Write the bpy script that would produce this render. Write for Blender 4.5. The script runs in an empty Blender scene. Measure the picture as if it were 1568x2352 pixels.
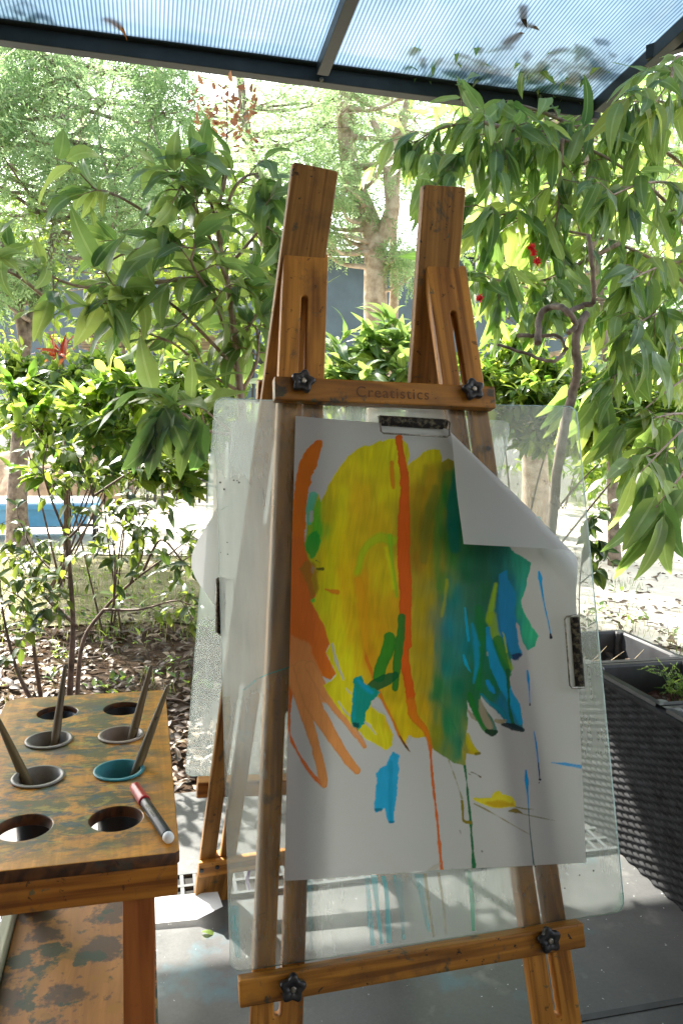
import bpy, bmesh, math, random
import numpy as np
from mathutils import Vector, Matrix

random.seed(7)
rng = np.random.default_rng(11)
C = bpy.context.scene.collection
rad = math.radians

# ------------------------------------------------------------------ camera frame (used to lay the survey points out in the world)
CAM_H = 0.90
F, CX, CY = 1800.0, 784.0, 1176.0
PITCH, ROLL = math.atan(195 / F), rad(1.37)
_f = Vector((0, math.cos(PITCH), -math.sin(PITCH)))
_u0 = Vector((0, math.sin(PITCH), math.cos(PITCH)))
_r = math.cos(ROLL) * Vector((1, 0, 0)) + math.sin(ROLL) * _u0
_u = math.cos(ROLL) * _u0 - math.sin(ROLL) * Vector((1, 0, 0))
EYE = Vector((0, 0, CAM_H))

def ray(x, y):
    return _f + _r * ((x - CX) / F) + _u * ((CY - y) / F)

def at(x, y, D):                       # survey point at depth D (metres in front)
    d = ray(x, y)
    return EYE + d * (D / d.y)

def onz(x, y, z=0.0):
    d = ray(x, y)
    return EYE + d * ((z - CAM_H) / d.z)

def onplane(x, y, p, n):
    d = ray(x, y)
    return EYE + d * ((p - EYE).dot(n) / d.dot(n))

# ------------------------------------------------------------------ materials
MATS = {}

def mat(name, build):
    m = bpy.data.materials.new(name)
    m.use_nodes = True
    nt = m.node_tree
    nt.nodes.clear()
    out = nt.nodes.new('ShaderNodeOutputMaterial')
    build(nt, out)
    MATS[name] = m
    return m

def N(nt, t, **kw):
    n = nt.nodes.new(t)
    for k, v in kw.items():
        if k in ('ins',):
            for kk, vv in v.items():
                n.inputs[kk].default_value = vv
        else:
            setattr(n, k, v)
    return n

def L(nt, a, ao, b, bi):
    nt.links.new(a.outputs[ao], b.inputs[bi])

def ramp(nt, stops, interp='LINEAR'):
    n = nt.nodes.new('ShaderNodeValToRGB')
    n.color_ramp.interpolation = interp
    e = n.color_ramp.elements
    while len(e) < len(stops):
        e.new(0.5)
    for el, (p, c) in zip(e, stops):
        el.position = p
        el.color = (c[0], c[1], c[2], 1) if len(c) == 3 else c
    return n

def mix(nt, blend='MIX', fac=None):
    n = nt.nodes.new('ShaderNodeMix')
    n.data_type = 'RGBA'
    n.blend_type = blend
    if fac is not None:
        n.inputs[0].default_value = fac
    return n            # inputs 0 fac, 6 A, 7 B ; output 2

def mapped(nt, scale, coord='Object', rand=True, loc=(0, 0, 0)):
    tc = N(nt, 'ShaderNodeTexCoord')
    mp = N(nt, 'ShaderNodeMapping')
    mp.inputs['Scale'].default_value = scale
    mp.inputs['Location'].default_value = loc
    if rand and coord == 'Object':
        oi = N(nt, 'ShaderNodeObjectInfo')
        va = N(nt, 'ShaderNodeVectorMath', operation='SCALE')
        va.inputs[0].default_value = (37.0, 61.0, 23.0)
        L(nt, oi, 'Random', va, 'Scale')
        ad = N(nt, 'ShaderNodeVectorMath', operation='ADD')
        L(nt, tc, coord, ad, 0)
        L(nt, va, 0, ad, 1)
        L(nt, ad, 0, mp, 'Vector')
    else:
        L(nt, tc, coord, mp, 'Vector')
    return mp

def noise(nt, vec, scale, detail=4.0, rough=0.55, dist=0.0):
    n = N(nt, 'ShaderNodeTexNoise')
    n.inputs['Scale'].default_value = scale
    n.inputs['Detail'].default_value = detail
    n.inputs['Roughness'].default_value = rough
    n.inputs['Distortion'].default_value = dist
    if vec is not None:
        nt.links.new(vec, n.inputs['Vector'])
    return n

def bump(nt, height_out, strength, dist, target):
    b = N(nt, 'ShaderNodeBump')
    b.inputs['Strength'].default_value = strength
    b.inputs['Distance'].default_value = dist
    nt.links.new(height_out, b.inputs['Height'])
    L(nt, b, 0, target, 'Normal')
    return b

def wood(name, dark, light, stain=0.0, rough=0.5, stain_cols=((0.02, 0.05, 0.045), (0.03, 0.025, 0.02), (0.012, 0.012, 0.010), (0.02, 0.10, 0.07))):
    """planks run along local Y"""
    def b(nt, out):
        mp = mapped(nt, (60, 2.2, 60))
        n1 = noise(nt, mp.outputs[0], 1.0, 5, 0.6, 1.2)
        mp2 = mapped(nt, (9, 0.7, 9))
        n2 = noise(nt, mp2.outputs[0], 1.6, 3, 0.5, 2.0)
        wv = N(nt, 'ShaderNodeMath', operation='MULTIPLY'); wv.inputs[1].default_value = 26.0
        L(nt, n2, 0, wv, 0)
        sn = N(nt, 'ShaderNodeMath', operation='SINE'); L(nt, wv, 0, sn, 0)
        ma = N(nt, 'ShaderNodeMath', operation='MULTIPLY_ADD'); ma.inputs[1].default_value = 0.17
        L(nt, sn, 0, ma, 0); L(nt, n1, 0, ma, 2)
        r = ramp(nt, [(0.25, dark), (0.75, light)])
        L(nt, ma, 0, r, 0)
        col = r.outputs[0]
        mp3 = mapped(nt, (1, 1, 1))
        for k, (sc, lo, hi, amt) in enumerate(((26.0, 0.59, 0.66, 0.8), (9.0, 0.56, 0.72, 0.6), (70.0, 0.635, 0.665, 1.0), (48.0, 0.66, 0.68, 0.9))):
            n3 = noise(nt, mp3.outputs[0], sc, 6, 0.65, 0.4)
            rr = ramp(nt, [(lo, (0, 0, 0)), (hi, (1, 1, 1))])
            L(nt, n3, 0, rr, 0)
            am = N(nt, 'ShaderNodeMath', operation='MULTIPLY'); am.inputs[1].default_value = amt * stain
            L(nt, rr, 0, am, 0)
            mx = mix(nt)
            L(nt, am, 0, mx, 0)
            nt.links.new(col, mx.inputs[6])
            mx.inputs[7].default_value = (*stain_cols[k], 1)
            col = mx.outputs[2]
        p = N(nt, 'ShaderNodeBsdfPrincipled')
        p.inputs['Roughness'].default_value = rough
        p.inputs['Specular IOR Level'].default_value = 0.35
        nt.links.new(col, p.inputs['Base Color'])
        bump(nt, ma.outputs[0], 0.25, 0.002, p)
        L(nt, p, 0, out, 0)
    return mat(name, b)

def plain(name, col, rough=0.5, metal=0.0, var=0.12, scale=30.0, bmp=0.0, spec=0.5, col2=None, lo=0.32, hi=0.62):
    def b(nt, out):
        mp = mapped(nt, (1, 1, 1))
        n = noise(nt, mp.outputs[0], scale, 5, 0.6)
        c2 = col2 or tuple(c * (1 - 3 * var) for c in col)
        r = ramp(nt, [(lo, c2), (hi, col)])
        L(nt, n, 0, r, 0)
        p = N(nt, 'ShaderNodeBsdfPrincipled')
        p.inputs['Roughness'].default_value = rough
        p.inputs['Metallic'].default_value = metal
        p.inputs['Specular IOR Level'].default_value = spec
        L(nt, r, 0, p, 'Base Color')
        if bmp:
            bump(nt, n.outputs[0], bmp, 0.004, p)
        L(nt, p, 0, out, 0)
    return mat(name, b)

def leafmat(name, stops, trans, tf=0.4, rough=0.33, rib=(0.22, 0.30, 0.10), ribw=0.10, spec=0.5):
    """colour by the per-leaf random value (attribute lv: r random, g across, b along)"""
    def b(nt, out):
        a = N(nt, 'ShaderNodeAttribute', attribute_name='lv')
        s = N(nt, 'ShaderNodeSeparateColor')
        L(nt, a, 'Color', s, 0)
        r = ramp(nt, stops)
        L(nt, s, 0, r, 0)
        rt = ramp(nt, [(0.0, trans[0]), (1.0, trans[1])])
        L(nt, s, 0, rt, 0)
        tc = N(nt, 'ShaderNodeTexCoord')
        n = noise(nt, tc.outputs['Object'], 60.0, 3, 0.6)
        mm = mix(nt, 'MULTIPLY', 0.55)
        L(nt, r, 0, mm, 6)
        rn = ramp(nt, [(0.3, (0.55, 0.55, 0.5)), (0.7, (1.25, 1.2, 1.1))])
        L(nt, n, 0, rn, 0)
        L(nt, rn, 0, mm, 7)
        # browned rims here and there
        n5 = noise(nt, tc.outputs['Object'], 9.0, 3, 0.6)
        gt = N(nt, 'ShaderNodeMapRange'); gt.inputs[1].default_value = 0.72; gt.inputs[2].default_value = 1.0
        L(nt, s, 1, gt, 0)
        r5 = ramp(nt, [(0.56, (0, 0, 0)), (0.64, (0.7,) * 3)]); L(nt, n5, 0, r5, 0)
        m5 = N(nt, 'ShaderNodeMath', operation='MULTIPLY'); L(nt, gt, 0, m5, 0); L(nt, r5, 0, m5, 1)
        mb = mix(nt); L(nt, m5, 0, mb, 0); L(nt, mm, 2, mb, 6); mb.inputs[7].default_value = (0.20, 0.12, 0.05, 1)
        mm = mb
        # midrib
        lt = N(nt, 'ShaderNodeMath', operation='LESS_THAN'); lt.inputs[1].default_value = ribw
        L(nt, s, 1, lt, 0)
        ml = N(nt, 'ShaderNodeMath', operation='MULTIPLY'); ml.inputs[1].default_value = 0.75
        L(nt, lt, 0, ml, 0)
        mr = mix(nt)
        L(nt, ml, 0, mr, 0)
        L(nt, mm, 2, mr, 6)
        mr.inputs[7].default_value = (*rib, 1)
        p = N(nt, 'ShaderNodeBsdfPrincipled')
        p.inputs['Roughness'].default_value = rough
        p.inputs['Specular IOR Level'].default_value = spec
        L(nt, mr, 2, p, 'Base Color')
        t = N(nt, 'ShaderNodeBsdfTranslucent')
        L(nt, rt, 0, t, 'Color')
        ms = N(nt, 'ShaderNodeMixShader'); ms.inputs[0].default_value = tf
        L(nt, p, 0, ms, 1); L(nt, t, 0, ms, 2)
        L(nt, ms, 0, out, 0)
    return mat(name, b)

# ------------------------------------------------------------------ object helpers
WM = {}                                    # world matrices of what we have built

def _link(o, parent, M):
    C.objects.link(o)
    if parent is not None:
        o.parent = parent
        o.matrix_local = WM[parent].inverted() @ M
    else:
        o.matrix_local = M
    WM[o] = M
    return o

def thing(name, label, cat, loc=(0, 0, 0), group=None):
    o = bpy.data.objects.new(name, None)
    o.empty_display_size = 0.05
    _link(o, None, Matrix.Translation(Vector(loc)))
    o['label'] = label
    o['category'] = cat
    if group:
        o['group'] = group
    return o

def tag(o, label, cat, group=None):
    o['label'] = label
    o['category'] = cat
    if group:
        o['group'] = group
    return o

def ob(name, me, m, parent=None, M=None, label=None, smooth=False):
    if isinstance(me, bmesh.types.BMesh):
        x = bpy.data.meshes.new(name)
        me.to_mesh(x)
        me.free()
        me = x
    if smooth:
        me.polygons.foreach_set('use_smooth', [True] * len(me.polygons))
    if m is not None and not me.materials:
        for mm in (m if isinstance(m, (list, tuple)) else [m]):
            me.materials.append(mm)
    o = bpy.data.objects.new(name, me)
    _link(o, parent, M or Matrix.Identity(4))
    if label:
        o['label'] = label
    return o

def kind(o, k):
    o['kind'] = k
    return o

def frame(origin, x, y):
    """matrix with local X, Y axes as given (Z = X x Y)"""
    x = Vector(x).normalized(); y = Vector(y).normalized(); z = x.cross(y).normalized()
    y = z.cross(x)
    M = Matrix.Identity(4)
    for i, v in enumerate((x, y, z)):
        M[0][i], M[1][i], M[2][i] = v
    M[0][3], M[1][3], M[2][3] = origin
    return M

def box_bm(sx, sy, sz, bevel=0.002, bm=None, off=(0, 0, 0), seg=2):
    own = bmesh.new()
    bmesh.ops.create_cube(own, size=1.0)
    for v in own.verts:
        v.co = Vector((v.co.x * sx, v.co.y * sy, v.co.z * sz))
    if bevel:
        bmesh.ops.bevel(own, geom=list(own.edges), offset=bevel, segments=seg, affect='EDGES', profile=0.6)
    for v in own.verts:
        v.co += Vector(off)
    if bm is None:
        return own
    tmp = bpy.data.meshes.new('tmp'); own.to_mesh(tmp); own.free()
    bm.from_mesh(tmp)
    bpy.data.meshes.remove(tmp)
    return bm

def plate(outer, holes, thick, bevel=0.0015):
    """flat plate in local XY with holes, extruded along Z (centre at z=0)"""
    cu = bpy.data.curves.new('tmp', 'CURVE')
    cu.dimensions = '2D'
    cu.fill_mode = 'BOTH'
    cu.extrude = thick / 2 - bevel
    cu.bevel_depth = bevel
    cu.bevel_resolution = 1
    cu.offset = -bevel
    for pts in [outer] + list(holes):
        s = cu.splines.new('POLY')
        s.points.add(len(pts) - 1)
        for p, q in zip(s.points, pts):
            p.co = (q[0], q[1], 0, 1)
        s.use_cyclic_u = True
    o = bpy.data.objects.new('tmp', cu)
    C.objects.link(o)
    dg = bpy.context.evaluated_depsgraph_get()
    dg.update()
    me = bpy.data.meshes.new_from_object(o.evaluated_get(dg))
    bpy.data.objects.remove(o)
    bpy.data.curves.remove(cu)
    me.materials.clear()
    return me

def circle(cx, cy, r, n=40, rev=False):
    p = [(cx + r * math.cos(2 * math.pi * i / n), cy + r * math.sin(2 * math.pi * i / n)) for i in range(n)]
    return p[::-1] if rev else p

def slot(cx, y0, y1, w, n=10):
    r = w / 2
    a = [(cx + r * math.cos(t), y1 - r + r * math.sin(t)) for t in np.linspace(0, math.pi, n)]
    b = [(cx + r * math.cos(t), y0 + r + r * math.sin(t)) for t in np.linspace(math.pi, 2 * math.pi, n)]
    return (a + b)[::-1]

def rrect(x0, y0, x1, y1, r, n=6):
    out = []
    for cx, cy, a in ((x1 - r, y1 - r, 0), (x0 + r, y1 - r, 90), (x0 + r, y0 + r, 180), (x1 - r, y0 + r, 270)):
        for i in range(n + 1):
            t = rad(a + 90 * i / n)
            out.append((cx + r * math.cos(t), cy + r * math.sin(t)))
    return out

def lathe_bm(prof, n=32, cap=True):
    bm = bmesh.new()
    rings = []
    for r, z in prof:
        rings.append([bm.verts.new((r * math.cos(2 * math.pi * i / n), r * math.sin(2 * math.pi * i / n), z)) for i in range(n)])
    for a, b in zip(rings, rings[1:]):
        for i in range(n):
            bm.faces.new((a[i], a[(i + 1) % n], b[(i + 1) % n], b[i]))
    if cap:
        bm.faces.new(rings[0][::-1])
        bm.faces.new(rings[-1])
    bmesh.ops.recalc_face_normals(bm, faces=bm.faces)
    return bm

def tube_bm(path, radii, n=8, bm=None, cap=True):
    bm = bm or bmesh.new()
    path = [Vector(p) for p in path]
    if not isinstance(radii, (list, tuple)):
        radii = [radii] * len(path)
    prev = None
    rings = []
    for i, p in enumerate(path):
        t = (path[min(i + 1, len(path) - 1)] - path[max(i - 1, 0)])
        if t.length < 1e-9:
            t = Vector((0, 0, 1))
        t.normalize()
        if prev is None:
            a = t.orthogonal().normalized()
        else:
            a = (prev - t * prev.dot(t))
            if a.length < 1e-6:
                a = t.orthogonal()
            a.normalize()
        prev = a
        b = t.cross(a)
        rings.append([bm.verts.new(p + (a * math.cos(2 * math.pi * k / n) + b * math.sin(2 * math.pi * k / n)) * radii[i]) for k in range(n)])
    for x, y in zip(rings, rings[1:]):
        for k in range(n):
            f = bm.faces.new((x[k], x[(k + 1) % n], y[(k + 1) % n], y[k]))
            f.smooth = True
    if cap:
        bm.faces.new(rings[0][::-1]); bm.faces.new(rings[-1])
    return bm

def smooth_path(pts, n=6):
    """Catmull-Rom"""
    P = [Vector(p) for p in pts]
    if len(P) < 3:
        return [P[0].lerp(P[-1], i / n) for i in range(n + 1)]
    P = [P[0] * 2 - P[1]] + P + [P[-1] * 2 - P[-2]]
    out = []
    for i in range(1, len(P) - 2):
        a, b, c, d = P[i - 1], P[i], P[i + 1], P[i + 2]
        for k in range(n):
            t = k / n
            out.append(0.5 * ((2 * b) + (c - a) * t + (2 * a - 5 * b + 4 * c - d) * t * t + (3 * b - a - 3 * c + d) * t ** 3))
    out.append(P[-2])
    return out

def np_mesh(name, V, Fc, lv=None, smooth=True):
    """V (n,3), Fc (m,k) constant polygon size, lv (n,3) point colours"""
    me = bpy.data.meshes.new(name)
    n, m, k = len(V), len(Fc), Fc.shape[1]
    me.vertices.add(n)
    me.vertices.foreach_set('co', np.ascontiguousarray(V, dtype=np.float32).ravel())
    me.loops.add(m * k)
    me.loops.foreach_set('vertex_index', np.ascontiguousarray(Fc, dtype=np.int32).ravel())
    me.polygons.add(m)
    me.polygons.foreach_set('loop_start', np.arange(0, m * k, k, dtype=np.int32))
    if smooth:
        me.polygons.foreach_set('use_smooth', np.ones(m, dtype=bool))
    me.update(calc_edges=True)
    me.validate()
    if lv is not None:
        at_ = me.color_attributes.new('lv', 'FLOAT_COLOR', 'POINT')
        c = np.ones((n, 4), dtype=np.float32)
        c[:, :3] = lv
        at_.data.foreach_set('color', c.ravel())
    return me

# ------------------------------------------------------------------ leaves
def leaf_template(nseg, width, droop, sickle, fold, wave, seed, tipp=1.0):
    """unit-length leaf along +Y: verts (k,3), quads (m,4), across (k), along (k)"""
    r = np.random.default_rng(seed)
    V, AC, AL = [], [], []
    ph = r.uniform(0, 6)
    y = z = 0.0
    for i in range(nseg + 1):
        t = i / nseg
        w = width * 0.5 * (math.sin(math.pi * min(1, t ** 0.72)) ** 0.8 if 0 < t < 1 else 0.0) * (1 - 0.25 * t * tipp) + 0.004
        x = sickle * (t * t - 0.25 * t)
        zz = wave * math.sin(9 * t + ph)
        th = droop * (t - 0.15)                          # the blade bends down along an arc
        nx_, nz_ = 0.0, math.cos(th)
        up = fold * w
        V += [(x - w, y + math.sin(th) * up, z + nz_ * up + zz * w), (x, y, z), (x + w, y + math.sin(th) * up, z + nz_ * up - zz * w)]
        AC += [1, 0, 1]; AL += [t, t, t]
        y += math.cos(th) / nseg; z -= math.sin(th) / nseg
    Q = []
    for i in range(nseg):
        a = 3 * i
        Q += [(a, a + 1, a + 4, a + 3), (a + 1, a + 2, a + 5, a + 4)]
    return np.array(V), np.array(Q), np.array(AC, float), np.array(AL, float)

GUM = [leaf_template(9, w, d, s, f, wv, k) for k, (w, d, s, f, wv) in enumerate(
    ((0.33, 0.9, 0.22, 0.25, 0.15), (0.36, 1.3, -0.28, 0.2, 0.2), (0.41, 0.7, 0.18, 0.3, 0.2), (0.29, 0.5, 0.36, 0.15, 0.25),
     (0.33, 1.2, -0.32, 0.3, 0.2), (0.42, 0.5, 0.12, 0.15, 0.25), (0.31, 1.7, 0.18, 0.2, 0.15), (0.36, 0.2, -0.2, 0.35, 0.3)))]
OVAL = [leaf_template(4, w, d, s, f, wv, 20 + k) for k, (w, d, s, f, wv) in enumerate(
    ((0.46, 0.45, 0.05, 0.3, 0.1), (0.52, 0.8, -0.06, 0.25, 0.15), (0.40, 0.6, 0.08, 0.4, 0.1)))]
TINY = [leaf_template(1, 0.30, 0.1, 0, 0, 0, 40)]
# a one-quad lozenge for tiny leaflets
_l = (np.array([(0, 0, 0), (0.16, 0.5, 0.03), (0, 1, -0.05), (-0.16, 0.5, 0.03)]), np.array([(0, 1, 2, 3)]),
      np.array([1., 1, 1, 1]), np.array([0, .5, 1, .5]))

def sprig_template(nl, ll, seed):
    """a fine twig with nl lozenge leaflets; unit length along +Y"""
    r = np.random.default_rng(seed)
    V, Q, A, B = [], [], [], []
    for i in range(nl):
        t = 0.12 + 0.88 * i / (nl - 1)
        side = -1 if i % 2 else 1
        ang = side * r.uniform(0.5, 1.1) if i < nl - 1 else 0
        tw = r.uniform(-0.9, 0.9)
        v = _l[0].copy() * ll * r.uniform(0.75, 1.2)
        c, s = math.cos(tw), math.sin(tw)
        v = v @ np.array([[c, 0, -s], [0, 1, 0], [s, 0, c]])
        c, s = math.cos(ang), math.sin(ang)
        v = v @ np.array([[c, s, 0], [-s, c, 0], [0, 0, 1]])
        v = v + np.array([0, t, -0.25 * t * t])
        Q.append(_l[1] + len(V) * 4); V.append(v); A.append(_l[2]); B.append(_l[3])
    return np.concatenate(V), np.concatenate(Q), np.concatenate(A), np.concatenate(B)

SPRIG = [sprig_template(11, 0.32, 60 + k) for k in range(4)]

def norm(a):
    return a / np.maximum(np.linalg.norm(a, axis=1, keepdims=True), 1e-9)

def place(templates, P, Y, Zh, S, val):
    """leaves at P (n,3), pointing along Y (n,3), normal hint Zh, size S (n), value val (n) -> V, Q, lv"""
    n = len(P)
    Y = norm(Y)
    X = norm(np.cross(Y, Zh))
    Z = np.cross(X, Y)
    which = rng.integers(0, len(templates), n)
    Vs, Qs, Ls, off = [], [], [], 0
    for k, (tv, tq, ta, tl) in enumerate(templates):
        ix = np.nonzero(which == k)[0]
        if not len(ix):
            continue
        R = np.stack([X[ix], Y[ix], Z[ix]], axis=1)              # rows = axes
        v = np.einsum('vk,nkj->nvj', tv, R) * S[ix][:, None, None] + P[ix][:, None, :]
        m = len(tv)
        q = tq[None] + (np.arange(len(ix)) * m)[:, None, None] + off
        lv = np.zeros((len(ix), m, 3))
        lv[:, :, 0] = val[ix][:, None]
        lv[:, :, 1] = ta[None]
        lv[:, :, 2] = tl[None]
        Vs.append(v.reshape(-1, 3)); Qs.append(q.reshape(-1, 4)); Ls.append(lv.reshape(-1, 3))
        off += len(ix) * m
    return np.concatenate(Vs), np.concatenate(Qs), np.concatenate(Ls)

def leaves_mesh(name, templates, P, Y, Zh, S, val):
    V, Q, lv = place(templates, np.asarray(P, float), np.asarray(Y, float), np.asarray(Zh, float), np.asarray(S, float), np.asarray(val, float))
    return np_mesh(name, V, Q, lv)

def rdir(n):
    return norm(rng.normal(size=(n, 3)))


# ------------------------------------------------------------------ easel frame of reference
PSI, LEAN = rad(14.0), rad(15.0)
B = Vector((math.cos(PSI), math.sin(PSI), 0))           # along the bars
K = Vector((-math.sin(PSI), math.cos(PSI), 0))          # towards the garden
UPF = K * math.sin(LEAN) + Vector((0, 0, math.cos(LEAN)))   # up the front frame
NF = B.cross(UPF)                                       # faces the viewer
P0 = ray(950, 1000); P0 = EYE + P0 * (1.15 / P0.y)

def fr(x, y, off=0.0):                                  # point on the front (paper) plane, off = towards the viewer
    p = P0 + NF * off
    return onplane(x, y, p, NF)

def uvf(p):
    q = p - P0
    return q.dot(B), q.dot(UPF)

RF = onz(481, 2064)                                     # rear left foot
zc = fr(660, 690).z
sf = (fr(660, 690) - EYE).dot(K) + 0.048
LEANR = math.atan(((RF - EYE).dot(K) - sf) / zc)
UPR = -K * math.sin(LEANR) + Vector((0, 0, math.cos(LEANR)))
NR = B.cross(UPR)                                       # rear frame, faces the viewer
def rr(x, y, off=0.0):
    return onplane(x, y, RF + NR * off, NR)
print('rear lean', math.degrees(LEANR), 'hinge z', zc, 'rear foot', RF)

# ------------------------------------------------------------------ material palette
M_leg = wood('pine_leg', (0.24, 0.088, 0.012), (0.62, 0.275, 0.044), 0.65, 0.5)
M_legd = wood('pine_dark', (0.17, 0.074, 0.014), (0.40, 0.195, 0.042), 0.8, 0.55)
M_bar = wood('pine_bar', (0.19, 0.070, 0.009), (0.48, 0.205, 0.026), 1.0, 0.42)
M_tleg = wood('table_leg', (0.25, 0.068, 0.014), (0.40, 0.125, 0.028), 0.15, 0.5)
M_apron = wood('table_apron', (0.20, 0.062, 0.009), (0.46, 0.175, 0.024), 0.7, 0.45)
M_rail = wood('pale_rail', (0.16, 0.17, 0.10), (0.36, 0.36, 0.24), 0.4, 0.6)
M_timber = wood('weathered_timber', (0.12, 0.08, 0.05), (0.30, 0.22, 0.15), 0.2, 0.8)
M_black = plain('black_plastic', (0.012, 0.012, 0.014), 0.38, var=0.1, scale=80)
M_steel = plain('worn_steel', (0.35, 0.33, 0.28), 0.35, 0.9, scale=200, col2=(0.08, 0.065, 0.045))
M_steelrust = plain('rusty_steel', (0.30, 0.26, 0.16), 0.5, 0.2, scale=150, col2=(0.014, 0.011, 0.009), var=0.3, lo=0.48, hi=0.70)
M_frame = plain('roof_frame_paint', (0.016, 0.023, 0.024), 0.45, 0.0, scale=14, var=0.12, spec=0.3)
M_grey = plain('grey_plastic', (0.26, 0.235, 0.20), 0.4, scale=60, var=0.1)
M_greybr = plain('stained_plastic', (0.34, 0.27, 0.22), 0.4, scale=60, var=0.1)
M_teal = plain('teal_plastic', (0.04, 0.26, 0.30), 0.4, scale=60, var=0.1)
M_paint = plain('murky_paint', (0.17, 0.14, 0.115), 0.25, scale=50, var=0.15)
M_grate = plain('grate_plastic', (0.11, 0.12, 0.125), 0.4, scale=40)
M_dark = plain('drain_dark', (0.015, 0.014, 0.012), 0.9)
M_tub = plain('tub_plastic', (0.045, 0.047, 0.052), 0.45, scale=25, var=0.15)
M_rattan = plain('rattan', (0.020, 0.021, 0.023), 0.7, scale=30, var=0.22, spec=0.08)
M_red = plain('red_cap', (0.45, 0.018, 0.022), 0.32, scale=60)
M_white = plain('white_plastic', (0.75, 0.75, 0.73), 0.4, scale=60, var=0.04)
M_redmetal = plain('red_metal', (0.65, 0.04, 0.035), 0.35, scale=40)
M_orange = plain('orange_panel', (0.75, 0.33, 0.16), 0.5, scale=12)
M_blue = plain('blue_plastic', (0.12, 0.38, 0.66), 0.35, scale=10, var=0.06)
M_bluetop = plain('pale_blue_lid', (0.55, 0.72, 0.85), 0.35, scale=10, var=0.05)
M_gunmetal = plain('gunmetal_tube', (0.03, 0.03, 0.032), 0.4, 0.3)
M_fence = plain('fence_black', (0.02, 0.022, 0.024), 0.5)
M_wallp = plain('shed_wall', (0.10, 0.135, 0.155), 0.6, scale=3, var=0.08)
M_rock = plain('earth_mound', (0.42, 0.30, 0.20), 0.9, scale=6, var=0.2, bmp=0.6)
M_text = plain('lettering_ink', (0.15, 0.062, 0.014), 0.7)
M_gold = plain('gold_print', (0.45, 0.42, 0.16), 0.5)
M_bark = plain('grey_bark', (0.27, 0.21, 0.16), 0.85, scale=22, bmp=0.8, col2=(0.08, 0.055, 0.04))
M_paper_bark = plain('pale_bark', (0.50, 0.40, 0.31), 0.8, scale=14, bmp=0.7, col2=(0.26, 0.18, 0.12))
M_twig = plain('brown_twig', (0.15, 0.10, 0.07), 0.7, scale=40, col2=(0.05, 0.03, 0.02))
M_stem = plain('sapling_stem', (0.16, 0.105, 0.08), 0.7, scale=40, col2=(0.05, 0.03, 0.022))
M_gumstem = plain('gum_stem', (0.42, 0.30, 0.22), 0.6, scale=30, col2=(0.18, 0.10, 0.07))
M_straw = plain('dry_straw', (0.46, 0.38, 0.24), 0.8, scale=50)

def _acrylic(nt, out):
    mp = mapped(nt, (1, 1, 1), rand=False)
    n = noise(nt, mp.outputs[0], 4.0, 3, 0.5, 0.4)
    mp2 = mapped(nt, (60, 6, 60), rand=False)
    n2 = noise(nt, mp2.outputs[0], 1.5, 5, 0.7, 0.0)
    mul = N(nt, 'ShaderNodeMath', operation='MULTIPLY_ADD'); L(nt, n2, 0, mul, 0); mul.inputs[1].default_value = 0.30; L(nt, n, 0, mul, 2)
    r = ramp(nt, [(0.42, (0.17,) * 3), (0.85, (0.40,) * 3)])
    L(nt, mul, 0, r, 0)
    tr = N(nt, 'ShaderNodeBsdfTransparent'); tr.inputs[0].default_value = (0.965, 0.985, 0.98, 1)
    d = N(nt, 'ShaderNodeBsdfDiffuse'); d.inputs[0].default_value = (0.62, 0.70, 0.70, 1)
    t = N(nt, 'ShaderNodeBsdfTranslucent'); t.inputs[0].default_value = (0.80, 0.84, 0.81, 1)
    m1 = N(nt, 'ShaderNodeMixShader'); m1.inputs[0].default_value = 0.86
    L(nt, d, 0, m1, 1); L(nt, t, 0, m1, 2)
    m2 = N(nt, 'ShaderNodeMixShader'); L(nt, r, 0, m2, 0); L(nt, tr, 0, m2, 1); L(nt, m1, 0, m2, 2)
    g = N(nt, 'ShaderNodeBsdfGlossy'); g.inputs['Roughness'].default_value = 0.12
    fz = N(nt, 'ShaderNodeFresnel'); fz.inputs[0].default_value = 1.22
    m3 = N(nt, 'ShaderNodeMixShader'); L(nt, fz, 0, m3, 0); L(nt, m2, 0, m3, 1); L(nt, g, 0, m3, 2)
    L(nt, m3, 0, out, 0)
M_acr = mat('scratched_acrylic', _acrylic)

def _edge(nt, out):
    d = N(nt, 'ShaderNodeBsdfTranslucent'); d.inputs[0].default_value = (0.55, 0.72, 0.68, 1)
    d2 = N(nt, 'ShaderNodeBsdfPrincipled'); d2.inputs[0].default_value = (0.38, 0.50, 0.47, 1); d2.inputs['Roughness'].default_value = 0.2
    m = N(nt, 'ShaderNodeMixShader'); m.inputs[0].default_value = 0.5
    L(nt, d, 0, m, 1); L(nt, d2, 0, m, 2); L(nt, m, 0, out, 0)
M_acredge = mat('acrylic_edge', _edge)

def _drip(col):
    def b(nt, out):
        mp = mapped(nt, (30, 4, 30))
        n = noise(nt, mp.outputs[0], 1.5, 4)
        r = ramp(nt, [(0.3, (0.15,) * 3), (0.7, (0.75,) * 3)]); L(nt, n, 0, r, 0)
        tr = N(nt, 'ShaderNodeBsdfTransparent')
        d = N(nt, 'ShaderNodeBsdfDiffuse'); d.inputs[0].default_value = (*col, 1)
        t = N(nt, 'ShaderNodeBsdfTranslucent'); t.inputs[0].default_value = (*col, 1)
        a = N(nt, 'ShaderNodeMixShader'); a.inputs[0].default_value = 0.5; L(nt, d, 0, a, 1); L(nt, t, 0, a, 2)
        m = N(nt, 'ShaderNodeMixShader'); L(nt, r, 0, m, 0); L(nt, tr, 0, m, 1); L(nt, a, 0, m, 2)
        L(nt, m, 0, out, 0)
    return b
M_dripb = mat('dried_blue_paint', _drip((0.10, 0.62, 0.72)))
M_dripg = mat('dried_green_paint', _drip((0.12, 0.62, 0.40)))
M_dript = mat('dried_tan_paint', _drip((0.50, 0.42, 0.25)))
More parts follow.
